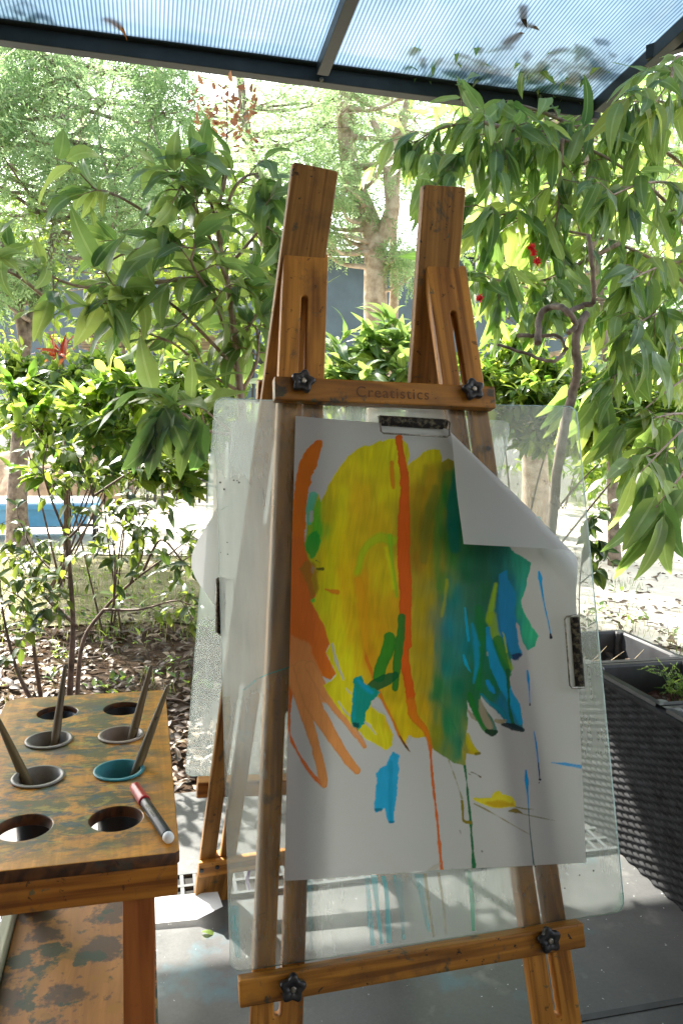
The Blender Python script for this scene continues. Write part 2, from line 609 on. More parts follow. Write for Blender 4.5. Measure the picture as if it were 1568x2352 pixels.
M_dripv = mat('dried_violet_paint', _drip((0.20, 0.05, 0.35)))

def _paper(nt, out, painted=True):
    if painted:
        a = N(nt, 'ShaderNodeAttribute', attribute_name='paint')
        geo = N(nt, 'ShaderNodeNewGeometry')
        mx = mix(nt); L(nt, geo, 'Backfacing', mx, 0); L(nt, a, 'Color', mx, 6); mx.inputs[7].default_value = (0.72, 0.72, 0.71, 1)
        co, ci = mx, 2
    else:
        co = N(nt, 'ShaderNodeRGB'); co.outputs[0].default_value = (0.82, 0.82, 0.81, 1); ci = 0
    mp = mapped(nt, (1, 1, 1), rand=False)
    n = noise(nt, mp.outputs[0], 420.0, 3, 0.6)
    p = N(nt, 'ShaderNodeBsdfPrincipled'); p.inputs['Roughness'].default_value = 0.55
    p.inputs['Specular IOR Level'].default_value = 0.3
    L(nt, co, ci, p, 'Base Color')
    bump(nt, n.outputs[0], 0.06, 0.001, p)
    t = N(nt, 'ShaderNodeBsdfTranslucent'); L(nt, co, ci, t, 0)
    m = N(nt, 'ShaderNodeMixShader'); m.inputs[0].default_value = 0.55
    L(nt, p, 0, m, 1); L(nt, t, 0, m, 2); L(nt, m, 0, out, 0)
M_painting = mat('painted_paper', lambda nt, out: _paper(nt, out, True))
M_paper = mat('plain_paper', lambda nt, out: _paper(nt, out, False))

def _tabletop(nt, out, dark=1.0):
    mp = mapped(nt, (1, 1, 1), rand=False)
    mpg = mapped(nt, (70, 5, 70), rand=False)
    g = noise(nt, mpg.outputs[0], 1.0, 4, 0.6, 1.0)
    base = ramp(nt, [(0.25, (0.46, 0.165, 0.012)), (0.75, (0.82, 0.36, 0.040))])
    L(nt, g, 0, base, 0)
    col = base.outputs[0]
    specs = ((9, (0.16, 0.10, 0.026), 0.42, 0.66, 0.42, 0), (34, (0.04, 0.075, 0.030), 0.45, 0.54, 0.85, 11), (46, (0.02, 0.07, 0.09), 0.52, 0.60, 0.8, 23),
             (18, (0.09, 0.055, 0.045), 0.55, 0.64, 0.8, 37), (50, (0.50, 0.38, 0.06), 0.56, 0.63, 0.6, 51), (60, (0.40, 0.09, 0.03), 0.62, 0.66, 0.6, 63),
             (40, (0.015, 0.085, 0.05), 0.58, 0.64, 0.7, 81), (110, (0.012, 0.012, 0.012), 0.66, 0.69, 0.75, 71))
    tcx = N(nt, 'ShaderNodeTexCoord'); sp = N(nt, 'ShaderNodeSeparateXYZ'); L(nt, tcx, 'Object', sp, 0)
    def edge(i, c0, h):
        a_ = N(nt, 'ShaderNodeMath', operation='SUBTRACT'); L(nt, sp, i, a_, 0); a_.inputs[1].default_value = c0
        b_ = N(nt, 'ShaderNodeMath', operation='ABSOLUTE'); L(nt, a_, 0, b_, 0)
        d_ = N(nt, 'ShaderNodeMath', operation='SUBTRACT'); d_.inputs[0].default_value = h; L(nt, b_, 0, d_, 1)
        return d_
    ex, ey = edge(0, -0.111, 0.111), edge(1, 0.24, 0.24)
    mn = N(nt, 'ShaderNodeMath', operation='MINIMUM'); L(nt, ex, 0, mn, 0); L(nt, ey, 0, mn, 1)
    mk = N(nt, 'ShaderNodeMapRange'); mk.inputs[1].default_value = 0.0; mk.inputs[2].default_value = 0.055; mk.inputs[3].default_value = 0.22; mk.inputs[4].default_value = 1.0
    L(nt, mn, 0, mk, 0)
    for sc, c, lo, hi, amt, o in specs:
        m2 = mapped(nt, (0.6, 1.15, 1), rand=False, loc=(o * 0.37, o * 0.21, o))
        n = noise(nt, m2.outputs[0], sc, 8, 0.68, 0.3)
        r = ramp(nt, [(lo, (0, 0, 0)), (hi, (amt,) * 3)]); L(nt, n, 0, r, 0)
        mz = N(nt, 'ShaderNodeMath', operation='MULTIPLY'); L(nt, r, 0, mz, 0); L(nt, mk, 0, mz, 1)
        mx = mix(nt); L(nt, mz, 0, mx, 0); nt.links.new(col, mx.inputs[6]); mx.inputs[7].default_value = (*c, 1)
        col = mx.outputs[2]
    p = N(nt, 'ShaderNodeBsdfPrincipled'); p.inputs['Roughness'].default_value = 0.42
    nt.links.new(col, p.inputs['Base Color'])
    n9 = noise(nt, mp.outputs[0], 120, 5, 0.6)
    bump(nt, n9.outputs[0], 0.15, 0.002, p)
    L(nt, p, 0, out, 0)
M_top = mat('paint_spattered_top', _tabletop)

def _shelf(nt, out):
    mpg = mapped(nt, (50, 5, 50), rand=False)
    g = noise(nt, mpg.outputs[0], 1.0, 4, 0.6, 1.0)
    base = ramp(nt, [(0.25, (0.24, 0.095, 0.016)), (0.75, (0.44, 0.19, 0.035))]); L(nt, g, 0, base, 0)
    col = base.outputs[0]
    for sc, c, lo, hi, amt, o in ((13, (0.045, 0.03, 0.018), 0.52, 0.56, 0.85, 3), (15, (0.018, 0.045, 0.022), 0.56, 0.59, 0.9, 17), (22, (0.33, 0.15, 0.012), 0.57, 0.62, 0.7, 29), (60, (0.04, 0.03, 0.02), 0.6, 0.66, 0.6, 41)):
        m2 = mapped(nt, (1, 1, 1), rand=False, loc=(o, o * 0.7, o))
        n = noise(nt, m2.outputs[0], sc, 8, 0.6, 0.1)
        r = ramp(nt, [(lo, (0, 0, 0)), (hi, (amt,) * 3)]); L(nt, n, 0, r, 0)
        mx = mix(nt); L(nt, r, 0, mx, 0); nt.links.new(col, mx.inputs[6]); mx.inputs[7].default_value = (*c, 1)
        col = mx.outputs[2]
    p = N(nt, 'ShaderNodeBsdfPrincipled'); p.inputs['Roughness'].default_value = 0.6
    nt.links.new(col, p.inputs['Base Color']); L(nt, p, 0, out, 0)
M_shelf = mat('stained_shelf', _shelf)

def _poly(nt, out):
    # twin-wall polycarbonate: flutes along local Y
    tc = N(nt, 'ShaderNodeTexCoord'); sx = N(nt, 'ShaderNodeSeparateXYZ'); L(nt, tc, 'Object', sx, 0)
    m = N(nt, 'ShaderNodeMath', operation='MULTIPLY'); m.inputs[1].default_value = 2 * math.pi / 0.0152; L(nt, sx, 0, m, 0)
    s = N(nt, 'ShaderNodeMath', operation='SINE'); L(nt, m, 0, s, 0)
    r = ramp(nt, [(0.0, (1, 1, 1)), (0.42, (1, 1, 1)), (0.80, (0.0,) * 3)])
    h = N(nt, 'ShaderNodeMath', operation='MULTIPLY_ADD'); h.inputs[1].default_value = 0.5; h.inputs[2].default_value = 0.5; L(nt, s, 0, h, 0); L(nt, h, 0, r, 0)
    n = noise(nt, tc.outputs['Object'], 2.2, 5, 0.6, 0.3)
    dirt = ramp(nt, [(0.3, (0.72, 0.76, 0.78)), (0.7, (1, 1, 1))]); L(nt, n, 0, dirt, 0)
    c = mix(nt); L(nt, r, 0, c, 0); c.inputs[6].default_value = (0.15, 0.21, 0.27, 1); c.inputs[7].default_value = (0.40, 0.465, 0.52, 1)
    cm = mix(nt, 'MULTIPLY', 1.0); L(nt, c, 2, cm, 6); L(nt, dirt, 0, cm, 7)
    t = N(nt, 'ShaderNodeBsdfTranslucent'); L(nt, cm, 2, t, 0)
    tr = N(nt, 'ShaderNodeBsdfTransparent'); L(nt, cm, 2, tr, 0)
    m1 = N(nt, 'ShaderNodeMixShader'); m1.inputs[0].default_value = POLY_CLEAR; L(nt, t, 0, m1, 1); L(nt, tr, 0, m1, 2)
    g = N(nt, 'ShaderNodeBsdfGlossy'); g.inputs['Roughness'].default_value = 0.15
    m2 = N(nt, 'ShaderNodeMixShader'); m2.inputs[0].default_value = 0.06; L(nt, m1, 0, m2, 1); L(nt, g, 0, m2, 2)
    L(nt, m2, 0, out, 0)
POLY_CLEAR = 0.16
M_poly = mat('twinwall_polycarbonate', _poly)

def _concrete(nt, out):
    mp = mapped(nt, (1, 1, 1), rand=False)
    n = noise(nt, mp.outputs[0], 3.0, 8, 0.65, 0.4); n2 = noise(nt, mp.outputs[0], 160, 4, 0.7)
    a = N(nt, 'ShaderNodeMath', operation='MULTIPLY_ADD'); a.inputs[1].default_value = 0.35; L(nt, n2, 0, a, 0); L(nt, n, 0, a, 2)
    r = ramp(nt, [(0.4, (0.048, 0.051, 0.053)), (0.85, (0.115, 0.118, 0.116))]); L(nt, a, 0, r, 0)
    col = r.outputs[0]
    for sc, c, lo, hi, amt, o in ((6, (0.06, 0.16, 0.20), 0.60, 0.70, 0.6, 5), (14, (0.24, 0.24, 0.23), 0.58, 0.72, 0.5, 27), (90, (0.75, 0.77, 0.78), 0.70, 0.73, 0.8, 9), (7, (0.13, 0.13, 0.13), 0.58, 0.72, 0.6, 15)):
        m2 = mapped(nt, (1, 1, 1), rand=False, loc=(o, o, 0)); k = noise(nt, m2.outputs[0], sc, 4, 0.6)
        q = ramp(nt, [(lo, (0, 0, 0)), (hi, (amt,) * 3)]); L(nt, k, 0, q, 0)
        mx = mix(nt); L(nt, q, 0, mx, 0); nt.links.new(col, mx.inputs[6]); mx.inputs[7].default_value = (*c, 1); col = mx.outputs[2]
    p = N(nt, 'ShaderNodeBsdfPrincipled'); nt.links.new(col, p.inputs['Base Color'])
    rr_ = ramp(nt, [(0.35, (0.28,) * 3), (0.7, (0.5,) * 3)]); L(nt, n, 0, rr_, 0); L(nt, rr_, 0, p, 'Roughness')
    bump(nt, n2.outputs[0], 0.12, 0.002, p)
    L(nt, p, 0, out, 0)
M_conc = mat('smooth_concrete', _concrete)

def ground_mat(name, cols, scale=3.0, bm=0.7):
    def b(nt, out):
        mp = mapped(nt, (1, 1, 1), rand=False)
        n = noise(nt, mp.outputs[0], scale, 8, 0.7, 0.3); n2 = noise(nt, mp.outputs[0], scale * 18, 6, 0.7)
        a = N(nt, 'ShaderNodeMath', operation='MULTIPLY_ADD'); a.inputs[1].default_value = 0.6; L(nt, n2, 0, a, 0); L(nt, n, 0, a, 2)
        r = ramp(nt, [(0.5, cols[0]), (0.78, cols[1]), (1.0, cols[2])]); L(nt, a, 0, r, 0)
        p = N(nt, 'ShaderNodeBsdfPrincipled'); p.inputs['Roughness'].default_value = 0.95; p.inputs['Specular IOR Level'].default_value = 0.1
        L(nt, r, 0, p, 'Base Color'); bump(nt, a.outputs[0], bm, 0.03, p); L(nt, p, 0, out, 0)
    return mat(name, b)
M_ground = ground_mat('mulch_soil', ((0.020, 0.013, 0.008), (0.055, 0.035, 0.022), (0.13, 0.09, 0.055)), 5.0)
M_sand = ground_mat('pale_sand', ((0.42, 0.37, 0.30), (0.64, 0.58, 0.50), (0.72, 0.68, 0.61)), 1.6, 0.4)
M_lawn = ground_mat('thin_lawn', ((0.08, 0.085, 0.04), (0.24, 0.22, 0.12), (0.46, 0.40, 0.29)), 3.5)
M_soil = ground_mat('potting_soil', ((0.03, 0.014, 0.009), (0.10, 0.05, 0.033), (0.22, 0.13, 0.10)), 40.0)

def _roofmetal(nt, out):
    tc = N(nt, 'ShaderNodeTexCoord'); sx = N(nt, 'ShaderNodeSeparateXYZ'); L(nt, tc, 'Object', sx, 0)
    n = noise(nt, tc.outputs['Object'], 2.0, 6, 0.6)
    r = ramp(nt, [(0.3, (0.40, 0.43, 0.46)), (0.7, (0.62, 0.64, 0.66))]); L(nt, n, 0, r, 0)
    p = N(nt, 'ShaderNodeBsdfPrincipled'); p.inputs['Roughness'].default_value = 0.5; L(nt, r, 0, p, 'Base Color'); L(nt, p, 0, out, 0)
M_roofmetal = mat('corrugated_metal', _roofmetal)

# foliage
M_gum = leafmat('gum_leaf', [(0.0, (0.028, 0.065, 0.042)), (0.5, (0.112, 0.200, 0.108)), (0.85, (0.16, 0.26, 0.09)), (1.0, (0.28, 0.28, 0.05))],
                ((0.16, 0.36, 0.07), (0.70, 0.88, 0.20)), 0.40, 0.36, rib=(0.42, 0.50, 0.30), ribw=0.12, spec=0.55)
M_gum2 = leafmat('hanging_gum_leaf', [(0.0, (0.028, 0.065, 0.036)), (0.5, (0.115, 0.205, 0.098)), (0.9, (0.17, 0.27, 0.09)), (1.0, (0.32, 0.27, 0.05))],
                 ((0.18, 0.40, 0.07), (0.72, 0.88, 0.20)), 0.42, 0.36, rib=(0.42, 0.50, 0.28), ribw=0.12, spec=0.55)
M_shrub = leafmat('shrub_leaf', [(0.0, (0.035, 0.085, 0.035)), (0.6, (0.085, 0.17, 0.05)), (1.0, (0.18, 0.27, 0.07))],
                  ((0.14, 0.32, 0.03), (0.72, 0.88, 0.12)), 0.44, 0.27, ribw=0.05)
M_sap = leafmat('sapling_leaf', [(0.0, (0.020, 0.045, 0.022)), (0.7, (0.04, 0.085, 0.03)), (1.0, (0.09, 0.16, 0.04))],
                ((0.06, 0.13, 0.02), (0.40, 0.50, 0.06)), 0.36, 0.30, ribw=0.05)
M_fine = leafmat('fine_leaf', [(0.0, (0.045, 0.10, 0.045)), (0.6, (0.09, 0.17, 0.075)), (1.0, (0.15, 0.24, 0.11))],
                 ((0.24, 0.44, 0.15), (0.62, 0.80, 0.40)), 0.52, 0.4, ribw=-1)
M_far = leafmat('far_leaf', [(0.0, (0.05, 0.095, 0.035)), (0.6, (0.09, 0.15, 0.05)), (1.0, (0.17, 0.22, 0.08))],
                ((0.32, 0.50, 0.20), (0.68, 0.84, 0.46)), 0.52, 0.4, ribw=-1)
M_grass = leafmat('grass_blade', [(0.0, (0.05, 0.10, 0.02)), (0.6, (0.10, 0.16, 0.03)), (1.0, (0.30, 0.27, 0.10))],
                  ((0.12, 0.28, 0.03), (0.5, 0.55, 0.12)), 0.4, 0.5, ribw=-1)
M_litter = leafmat('dead_leaf', [(0.0, (0.018, 0.010, 0.006)), (0.5, (0.052, 0.029, 0.015)), (0.85, (0.12, 0.075, 0.042)), (1.0, (0.28, 0.21, 0.14))],
                   ((0.10, 0.05, 0.02), (0.35, 0.22, 0.10)), 0.12, 0.55, rib=(0.2, 0.13, 0.07))
M_redleaf = leafmat('red_leaf', [(0.0, (0.12, 0.012, 0.02)), (0.6, (0.30, 0.03, 0.03)), (1.0, (0.45, 0.14, 0.04))],
                    ((0.4, 0.03, 0.02), (0.75, 0.25, 0.05)), 0.4, 0.35, ribw=-1)
M_redtip = leafmat('bronze_tip_leaf', [(0.0, (0.28, 0.10, 0.06)), (1.0, (0.40, 0.20, 0.08))], ((0.6, 0.25, 0.14), (0.8, 0.4, 0.2)), 0.5, 0.4, ribw=-1)
M_flower = leafmat('red_blossom', [(0.0, (0.55, 0.015, 0.03)), (1.0, (0.75, 0.05, 0.05))], ((0.9, 0.05, 0.05), (0.9, 0.1, 0.08)), 0.4, 0.5, ribw=-1)
M_weed = leafmat('weed_leaf', [(0.0, (0.08, 0.15, 0.03)), (1.0, (0.16, 0.24, 0.06))], ((0.25, 0.45, 0.06), (0.5, 0.65, 0.12)), 0.45, 0.4, ribw=-1)

# ------------------------------------------------------------------ EASEL
base = (fr(640, 2352) + fr(1270, 2352)) / 2
easel = thing('easel', 'orange pine double-sided easel with slotted legs holding a clear board', 'easel', (base.x, base.y, 0))
LT = 0.019                                             # leg thickness
LEGOFF = -0.0052 - LT / 2                              # leg centre plane behind the paper plane

def along(pa, pb):
    return (pb - pa).normalized()

def leg(pts_top, pts_bot, plane, off, width, to_floor, slots, m, nrm, up_extra=0.0):
    top, bot = plane(*pts_top, off), plane(*pts_bot, off)
    d = along(bot, top)
    if to_floor:
        bot = bot - d * (bot.z / d.z)
    ln = (top - bot).length
    z = nrm
    x = d.cross(z)
    M = frame(bot, x, d)
    w = width / 2
    hs = [slot(0, a * ln, b * ln, 0.0095) for a, b in slots]
    me = plate(rrect(-w, 0, w, ln, 0.004, 2), hs, LT, 0.0018)
    o = ob('leg', me, m, easel, M)
    return o, bot, d, ln

fl = fr(700, 583, LEGOFF); fb = fr(633, 2352, LEGOFF)
def frac(leginfo, y):                                   # fraction along a front leg at picture height y
    o, bot, d, ln = leginfo
    best = min(range(1001), key=lambda k: abs(((bot + d * ln * k / 1000) - EYE).dot(_u) / ((bot + d * ln * k / 1000) - EYE).dot(_f) * -F + CY - y))
    return best / 1000
lA = leg((701, 583), (634, 2340), fr, LEGOFF, 0.0665, True, [], M_leg, NF)
bpy.data.objects.remove(lA[0])
sA = [(frac(lA, 1060), frac(lA, 684)), (frac(lA, 2330), frac(lA, 1632))]
lA = leg((701, 583), (634, 2340), fr, LEGOFF, 0.0665, True, sA, M_leg, NF)
lB = leg((1019, 616), (1276, 2340), fr, LEGOFF, 0.0665, True, [], M_leg, NF)
bpy.data.objects.remove(lB[0])
sB = [(frac(lB, 1120), frac(lB, 718)), (frac(lB, 2330), frac(lB, 1680))]
lB = leg((1019, 616), (1276, 2340), fr, LEGOFF, 0.0665, True, sB, M_leg, NF)
print('easel width at floor', (lA[1] - lB[1]).length)

# rear legs: tops overlap the front legs' backs
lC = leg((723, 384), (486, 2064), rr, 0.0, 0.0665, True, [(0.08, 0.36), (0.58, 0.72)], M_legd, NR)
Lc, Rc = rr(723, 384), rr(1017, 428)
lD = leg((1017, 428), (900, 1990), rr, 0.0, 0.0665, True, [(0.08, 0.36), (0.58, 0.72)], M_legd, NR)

# clamp bars on both sides
def bar(xa, ya, xb, yb, plane, nrm, off, width, thick, mname='clamp_bar'):
    a, b = plane(xa, ya, off), plane(xb, yb, off)
    d = along(a, b)
    M = frame((a + b) / 2, nrm.cross(d) * -1, d)        # local Y along the bar
    ln = (b - a).length
    o = ob(mname, box_bm(width, ln, thick, 0.0025), M_bar, easel, M)
    return o, M, ln
BT = 0.021
ub, ubM, ubl = bar(628, 895, 1131, 917, fr, NF, BT / 2, 0.0335, BT)
lb, lbM, lbl = bar(548, 2277, 1333, 2142, fr, NF, BT / 2, 0.0315, BT)

def knob_mesh():
    """five-lobed star knob about local Z"""
    bm = bmesh.new()
    n = 60
    prof = []
    for i in range(n):
        t = 2 * math.pi * i / n
        prof.append(0.0155 * (1 + 0.16 * math.cos(5 * t)) - 0.0008)
    rings = []
    for z, s in ((0, 0.55), (0.004, 0.6), (0.0045, 0.9), (0.006, 1.0), (0.0125, 1.0), (0.0145, 0.93), (0.0152, 0.8), (0.0142, 0.34), (0.0136, 0.30)):
        rings.append([bm.verts.new((prof[i] * s * math.cos(2 * math.pi * i / n), prof[i] * s * math.sin(2 * math.pi * i / n), z)) for i in range(n)])
    for a, b in zip(rings, rings[1:]):
        for i in range(n):
            bm.faces.new((a[i], a[(i + 1) % n], b[(i + 1) % n], b[i])).smooth = True
    bm.faces.new(rings[0][::-1]); bm.faces.new(rings[-1])
    return bm
km = bpy.data.meshes.new('knob'); _k = knob_mesh(); _k.to_mesh(km); _k.free(); km.materials.append(M_black)
bolt_bm = lathe_bm([(0.0036, 0.0132), (0.0036, 0.0150), (0.0026, 0.0156)], 16)
boltm = bpy.data.meshes.new('bolt'); bolt_bm.to_mesh(boltm); bolt_bm.free(); boltm.materials.append(M_steel)
for x, y, par, tilt in ((693, 881, ub, 0.1), (1080, 899, ub, 0.5), (669, 2262, lb, 0.2), (1252, 2153, lb, 0.45)):
    p = fr(x, y, BT)
    M = frame(p, B, UPF) @ Matrix.Rotation(tilt, 4, 'Z')
    k = ob('knob', km, None, par, M)
    ob('bolt', boltm, None, k, M)

# branded lettering stamped into the upper bar
def text_mesh(s, size, ext=0.0002, spacing=1.0):
    cu = bpy.data.curves.new('tmp', 'FONT')
    cu.body = s; cu.size = size; cu.extrude = ext; cu.align_x = 'CENTER'; cu.align_y = 'CENTER'; cu.space_character = spacing
    o = bpy.data.objects.new('tmp', cu); C.objects.link(o)
    dg = bpy.context.evaluated_depsgraph_get(); dg.update()
    me = bpy.data.meshes.new_from_object(o.evaluated_get(dg))
    bpy.data.objects.remove(o); bpy.data.curves.remove(cu)
    me.materials.clear()
    return me
p = fr(902, 904, BT + 0.0002)
bdir = along(fr(628, 895), fr(1131, 917))
ob('lettering', text_mesh('Creatistics', 0.0225, spacing=1.12), M_text, ub, frame(p, bdir, NF.cross(bdir)))

# rear bars and stretcher block
rub = bar(590, 897, 1060, 925, rr, NR, -0.022, 0.033, 0.022)
rlb = bar(452, 1808, 980, 1790, rr, NR, -0.022, 0.033, 0.022)
stp = rr(488, 1992, 0.014)
stq = rr(905, 1930, 0.014)
sd = along(stp, stq)
SM = frame((stp + stq) / 2, NR.cross(sd) * -1, sd)
st = ob('stretcher', box_bm(0.034, (stq - stp).length + 0.05, 0.009, 0.002), M_leg, easel, SM)
for px, py in ((459, 2000), (495, 1992)):
    pp = rr(px + 4, py, 0.0195)
    ob('screw_hole', lathe_bm([(0.0042, 0.0), (0.0042, 0.0009), (0.003, 0.0012)], 16), M_black, st, frame(pp, B, UPR))

# ------------------------------------------------------------------ ACRYLIC BOARDS
def board(corners, plane, nrm, off, th, name, label):
    P = [plane(x, y, off) for x, y in corners]           # TL, TR, BR, BL
    ux = along(P[3], P[2]); uy = nrm.cross(ux)
    org = (P[0] + P[1] + P[2] + P[3]) / 4
    M = frame(org, ux, uy)
    Q = [M.inverted() @ p for p in P]
    x0 = (Q[0].x + Q[3].x) / 2; x1 = (Q[1].x + Q[2].x) / 2
    y0 = (Q[2].y + Q[3].y) / 2; y1 = (Q[0].y + Q[1].y) / 2
    me = plate(rrect(x0, y0, x1, y1, 0.015, 8), [], th, 0.0006)
    me.materials.append(M_acr); me.materials.append(M_acredge)
    for f in me.polygons:
        f.material_index = 0 if abs(f.normal.z) > 0.9 else 1
    t = thing(name, label, 'board', tuple(org - Vector((0, 0, 0))))
    ob('panel', me, None, t, M)
    print(name, x1 - x0, y1 - y0)
    return t, M, (x0, y0, x1, y1)
fboard, fbM, fbr = board([(502, 902), (1327, 946), (1430, 2094), (518, 2236)], fr, NF, -0.0028, 0.004, 'acrylic_board', 'front clear scratched acrylic board with paint drips clamped between the two bars')
rboard, rbM, rbr = board([(466, 915), (1150, 960), (1040, 1760), (448, 1782)], rr, NR, -0.013, 0.004, 'acrylic_board', 'rear clear acrylic board clamped on the far side of the easel')

# dried drips on the front board (thin skins of paint)
def drip(parent, pts, ws, m, off=0.0004):
    bm = bmesh.new()
    pr = None
    path = smooth_path([Vector((x, y, 0)) for x, y in pts], 5)
    n = len(path)
    for i, q in enumerate(path):
        w = np.interp(i / (n - 1), np.linspace(0, 1, len(ws)), ws)
        a, b = fr(q.x - w / 2, q.y, off), fr(q.x + w / 2, q.y, off)
        v = (bm.verts.new(fbM.inverted() @ a), bm.verts.new(fbM.inverted() @ b))
        if pr:
            bm.faces.new((pr[0], pr[1], v[1], v[0]))
        pr = v
    return ob('paint_drip', bm, m, parent, fbM)
for pts, ws, m in (
    ([(711, 2022), (713, 2090), (715, 2180)], [14, 9, 7], M_dripb), ([(842, 2012), (848, 2090), (856, 2172)], [10, 12, 10], M_dripb),
    ([(858, 2010), (866, 2080), (876, 2168)], [16, 9, 7], M_dripb), ([(880, 2012), (888, 2060), (893, 2166)], [10, 10, 12], M_dripb),
    ([(912, 2010), (922, 2090), (926, 2158)], [20, 10, 7], M_dripb), ([(962, 2008), (968, 2060), (984, 2140)], [22, 10, 8], M_dripb),
    ([(975, 2006), (985, 2080), (996, 2152)], [8, 6, 6], M_dript), ([(1006, 2004), (1018, 2080), (1024, 2146)], [7, 6, 6], M_dript),
    ([(1077, 2000), (1083, 2060), (1086, 2138)], [9, 11, 8], M_dripg), ([(1426, 2050), (1424, 2070), (1410, 2094)], [10, 14, 20], M_dripg),
    ([(560, 1585), (600, 1555), (666, 1532)], [7, 6, 9], M_dripb), ([(508, 1172), (516, 1166), (523, 1163)], [4, 4, 3], M_dripg),
    ([(573, 2000), (568, 2020), (573, 2045)], [5, 9, 4], M_dripv), ([(520, 1600), (524, 1650), (520, 1700)], [16, 12, 10], M_dript),
    ([(1236, 1186), (1240, 1200), (1240, 1214)], [6, 12, 6], M_dripb), ([(536, 2080), (540, 2140), (548, 2200)], [26, 20, 14], M_dripb)):
    drip(fboard, pts, ws, m)
specks = bmesh.new()
for x, y, s in ((506, 1108, 3), (515, 1124, 3), (537, 1103, 2.5), (549, 1108, 3), (545, 1104, 2), (522, 1246, 2), (523, 1273, 2), (507, 1269, 1.5), (1250, 1105, 2.5), (1255, 1210, 2),
                (1323, 1250, 2.5), (1358, 1240, 2), (1188, 1112, 2.5), (1120, 1030, 8), (1250, 2060, 2.5), (1330, 2010, 2), (1362, 2000, 2.5), (1228, 1990, 2), (1296, 2040, 2), (1210, 1500, 2)):
    c = fr(x, y, 0.0005)
    r = s / F * 1.15 * 0.8
    vs = [specks.verts.new(fbM.inverted() @ (c + B * (r * (1 + 0.3 * math.sin(3 * t + x)) * math.cos(t)) + UPF * (r * math.sin(t)))) for t in np.linspace(0, 2 * math.pi, 9)[:-1]]
    specks.faces.new(vs)
kind(ob('paint_specks', specks, M_black, fboard, fbM), 'stuff')

# ------------------------------------------------------------------ PAINTING
TH = rad(-3.2)                                          # the sheet hangs slightly turned
px_, py_ = math.cos(TH), math.sin(TH)
EX = B * px_ + UPF * py_                                # paper axes in the board plane
EY = UPF * px_ - B * py_
PBL = fr(650, 2017); PBR = fr(1338, 1981); PTL = fr(688, 958)
PW = (PBR - PBL).dot(EX); PH = (PTL - PBL).dot(EY)
print('paper', PW, PH)
NX, NY = 440, 630
gx, gy = np.meshgrid(np.linspace(0, PW, NX), np.linspace(0, PH, NY))
U = gx.ravel(); V_ = gy.ravel()
def np3(v): return np.array(v[:])
flat = np3(PBL)[None] + U[:, None] * np3(EX)[None] + V_[:, None] * np3(EY)[None]
rel = flat - np3(EYE)
dz = rel @ np3(_f)
DX = CX + F * (rel @ np3(_r)) / dz
DY = CY - F * (rel @ np3(_u)) / dz
# "A" survey units of the strokes
SXA = (DX - 637.0) / 0.4583
SYA = (DY - 939.2) / 0.4583                             # A sheet
OFFB = (1429.2 - 939.2) / 0.4583                        # B sheet offset

def vnoise(sx, sy, cell, seed):
    """smooth value noise over survey coordinates"""
    r = np.random.default_rng(seed)
    g = r.uniform(-1, 1, (130, 130))
    fx = (sx / cell) % 128; fy = (sy / cell) % 128
    i, j = np.floor(fx).astype(int), np.floor(fy).astype(int)
    u, v = fx - i, fy - j
    u = u * u * (3 - 2 * u); v = v * v * (3 - 2 * v)
    return (g[j, i] * (1 - u) + g[j, i + 1] * u) * (1 - v) + (g[j + 1, i] * (1 - u) + g[j + 1, i + 1] * u) * v

def lin(c):
    c = np.array(c, float) / 255
    return np.where(c < 0.04045, c / 12.92, ((c + 0.055) / 1.055) ** 2.4)
SHADE = 0.42
def pig(c):
    return np.clip(lin(c) / SHADE, 0.003, 0.95)

wob = vnoise(SXA, SYA, 34, 1) * 5 + vnoise(SXA, SYA, 12, 2) * 2.5 + vnoise(SXA, SYA, 5, 4) * 1.6
bendx = SXA + SYA * 0.10 + 26 * vnoise(SXA, SYA, 170, 31)
streak = 0.55 * vnoise(bendx, SYA * 0.10, 11, 3) + 0.45 * vnoise(bendx, SYA * 0.05, 26, 33)
col = np.tile(np.array([0.70, 0.70, 0.685]), (len(U), 1))
col *= (1 + 0.01 * vnoise(SXA, SYA, 3, 9))[:, None]

def Bp(pts):
    return [(x, y + OFFB) for x, y in pts]

def poly_sd(pts):
    P = np.array(pts, float)
    d = np.full(len(SXA), 1e9); inside = np.zeros(len(SXA), bool)
    for a, b in zip(P, np.roll(P, -1, 0)):
        e = b - a
        w0, w1 = SXA - a[0], SYA - a[1]
        t = np.clip((w0 * e[0] + w1 * e[1]) / max(e @ e, 1e-9), 0, 1)
        d = np.minimum(d, np.hypot(w0 - e[0] * t, w1 - e[1] * t))
        c = ((a[1] > SYA) != (b[1] > SYA))
        with np.errstate(divide='ignore', invalid='ignore'):
            xi = a[0] + (SYA - a[1]) * (e[0] / (e[1] if e[1] else 1e-9))
        inside ^= c & (SXA < xi)
    return np.where(inside, -d, d)

def blend(mask, c):
    global col
    c = np.asarray(c)
    col = col * (1 - mask[:, None]) + (c if c.ndim == 2 else c[None]) * mask[:, None]

def smooth(x, a, b):
    t = np.clip((x - a) / (b - a), 0, 1)
    return t * t * (3 - 2 * t)

def fill_poly(pts, c, op=1.0, soft=1.6, wobble=1.0):
    sd = poly_sd(pts) + wob * wobble
    blend((1 - smooth(sd, -soft, soft)) * op, c)

